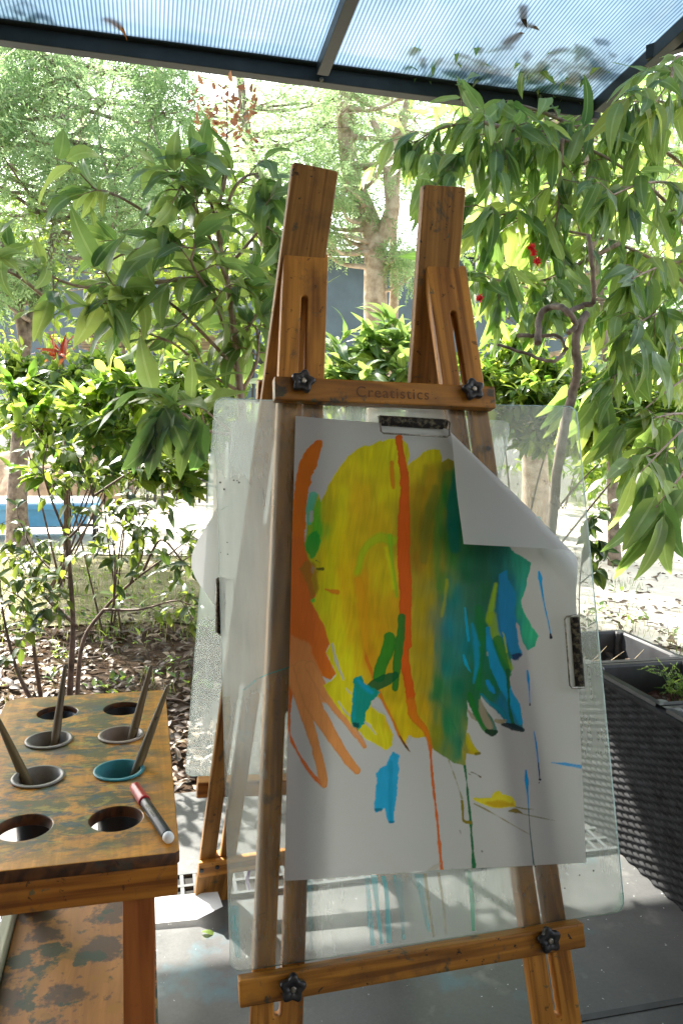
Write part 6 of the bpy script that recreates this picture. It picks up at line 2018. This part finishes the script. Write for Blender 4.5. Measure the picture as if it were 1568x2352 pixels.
# low green seedlings among the litter
P, Y, Zh, S, Vv = [], [], [], [], []
for _ in range(170):
    x, y = random.uniform(-2.4, 1.6), random.uniform(2.35, 4.6)
    if (Vector((x, y, 0)) - sl(0, 0)).dot(K) < .35: continue
    for _k in range(random.randint(4, 11)):
        P.append((x + random.gauss(0, .03), y + random.gauss(0, .03), -.015 + random.uniform(0, .05))); d = rv(); Y.append((d.x, d.y, .5)); Zh.append((d.x * .3, d.y * .3, 1)); S.append(random.uniform(.02, .05)); Vv.append(random.random())
kind(ob('undergrowth', leaves_mesh('undergrowth', OVAL, P, Y, Zh, S, Vv), M_shrub), 'stuff')
# grass
blade = leaf_template(3, .05, .7, .05, .2, 0, 77)
P, Y, Zh, S, Vv = [], [], [], [], []
def tuft(x, y, n, h):
    for _ in range(n):
        P.append((x + random.gauss(0, .05), y + random.gauss(0, .05), -.02)); d = rv(); Y.append((d.x * .6, d.y * .6, 1)); Zh.append((d.x, d.y, .3)); S.append(h * random.uniform(.5, 1.3)); Vv.append(random.random())
for _ in range(1500):
    x = random.uniform(-5, .6); y = random.uniform(3.2, 5.7)
    tuft(x, y, random.randint(4, 12), .05)
for _ in range(260):
    x = random.uniform(-3, 3); y = random.uniform(2.3, 4.2)
    if (Vector((x, y, 0)) - sl(0, 0)).dot(K) > .5: tuft(x, y, random.randint(2, 7), .05)
for (ix, iy, n) in ((1385, 1335, 60), (1400, 1400, 60), (1460, 1500, 40), (1480, 1440, 30), (1540, 1520, 30), (1395, 1440, 40), (1560, 1470, 30), (1430, 1350, 40)):
    g = onz(ix, iy)
    for _ in range(n // 6):
        tuft(g.x + random.gauss(0, .15), g.y + random.gauss(0, .10), 9, .045)
for _ in range(350):
    tuft(random.uniform(-6, 6), random.uniform(9, 10.5), 6, .14)
kind(ob('grass', leaves_mesh('grass', [blade], P, Y, Zh, S, Vv), M_grass), 'stuff')

# ------------------------------------------------------------------ CAMERA, LIGHT, WORLD
cam = bpy.data.cameras.new('camera')
cam.sensor_fit = 'VERTICAL'; cam.sensor_height = 36.0; cam.lens = 36.0 * F / 2352.0
cam.clip_start = 0.02; cam.clip_end = 1000
co = bpy.data.objects.new('camera', cam); C.objects.link(co)
m = Matrix.Identity(4)
for i, v in enumerate((_r, _u, -_f)):
    m[0][i], m[1][i], m[2][i] = v
m[0][3], m[1][3], m[2][3] = EYE
co.matrix_world = m
sc = bpy.context.scene
sc.camera = co

SUN_EL, SUN_AZ = rad(44), rad(-40)
SUN = Vector((math.cos(SUN_EL) * math.sin(SUN_AZ), math.cos(SUN_EL) * math.cos(SUN_AZ), math.sin(SUN_EL)))
sd_ = bpy.data.lights.new('sun', 'SUN'); sd_.energy = 24.0; sd_.angle = rad(0.53); sd_.color = (1.0, 0.94, 0.84)
so = bpy.data.objects.new('sun', sd_); C.objects.link(so)
so.rotation_euler = (-SUN).to_track_quat('-Z', 'Y').to_euler()
w = bpy.data.worlds.new('World'); sc.world = w; w.use_nodes = True
nt = w.node_tree; bg = nt.nodes['Background']
sky = nt.nodes.new('ShaderNodeTexSky'); sky.sky_type = 'NISHITA'; sky.sun_disc = False
sky.sun_elevation = math.asin(SUN.z); sky.sun_rotation = math.atan2(SUN.x, SUN.y)
sky.air_density = 1.0; sky.dust_density = 2.5; sky.altitude = 50
hs = nt.nodes.new('ShaderNodeHueSaturation'); hs.inputs['Saturation'].default_value = 0.55
tint = nt.nodes.new('ShaderNodeMix'); tint.data_type = 'RGBA'; tint.blend_type = 'MULTIPLY'; tint.inputs[0].default_value = 1.0
tint.inputs[7].default_value = (1.02, 1.0, 0.95, 1)
nt.links.new(sky.outputs[0], hs.inputs['Color']); nt.links.new(hs.outputs[0], tint.inputs[6]); nt.links.new(tint.outputs[2], bg.inputs[0]); bg.inputs[1].default_value = 0.85
sc.view_settings.view_transform = 'Standard'; sc.view_settings.look = 'None'; sc.view_settings.exposure = 0; sc.view_settings.gamma = 1
sc.render.engine = 'CYCLES'
cy = sc.cycles
cy.use_denoising = True
cy.max_bounces = 8; cy.diffuse_bounces = 4; cy.glossy_bounces = 3; cy.transmission_bounces = 4; cy.transparent_max_bounces = 16
cy.sample_clamp_indirect = 6.0
cy.caustics_reflective = False; cy.caustics_refractive = False
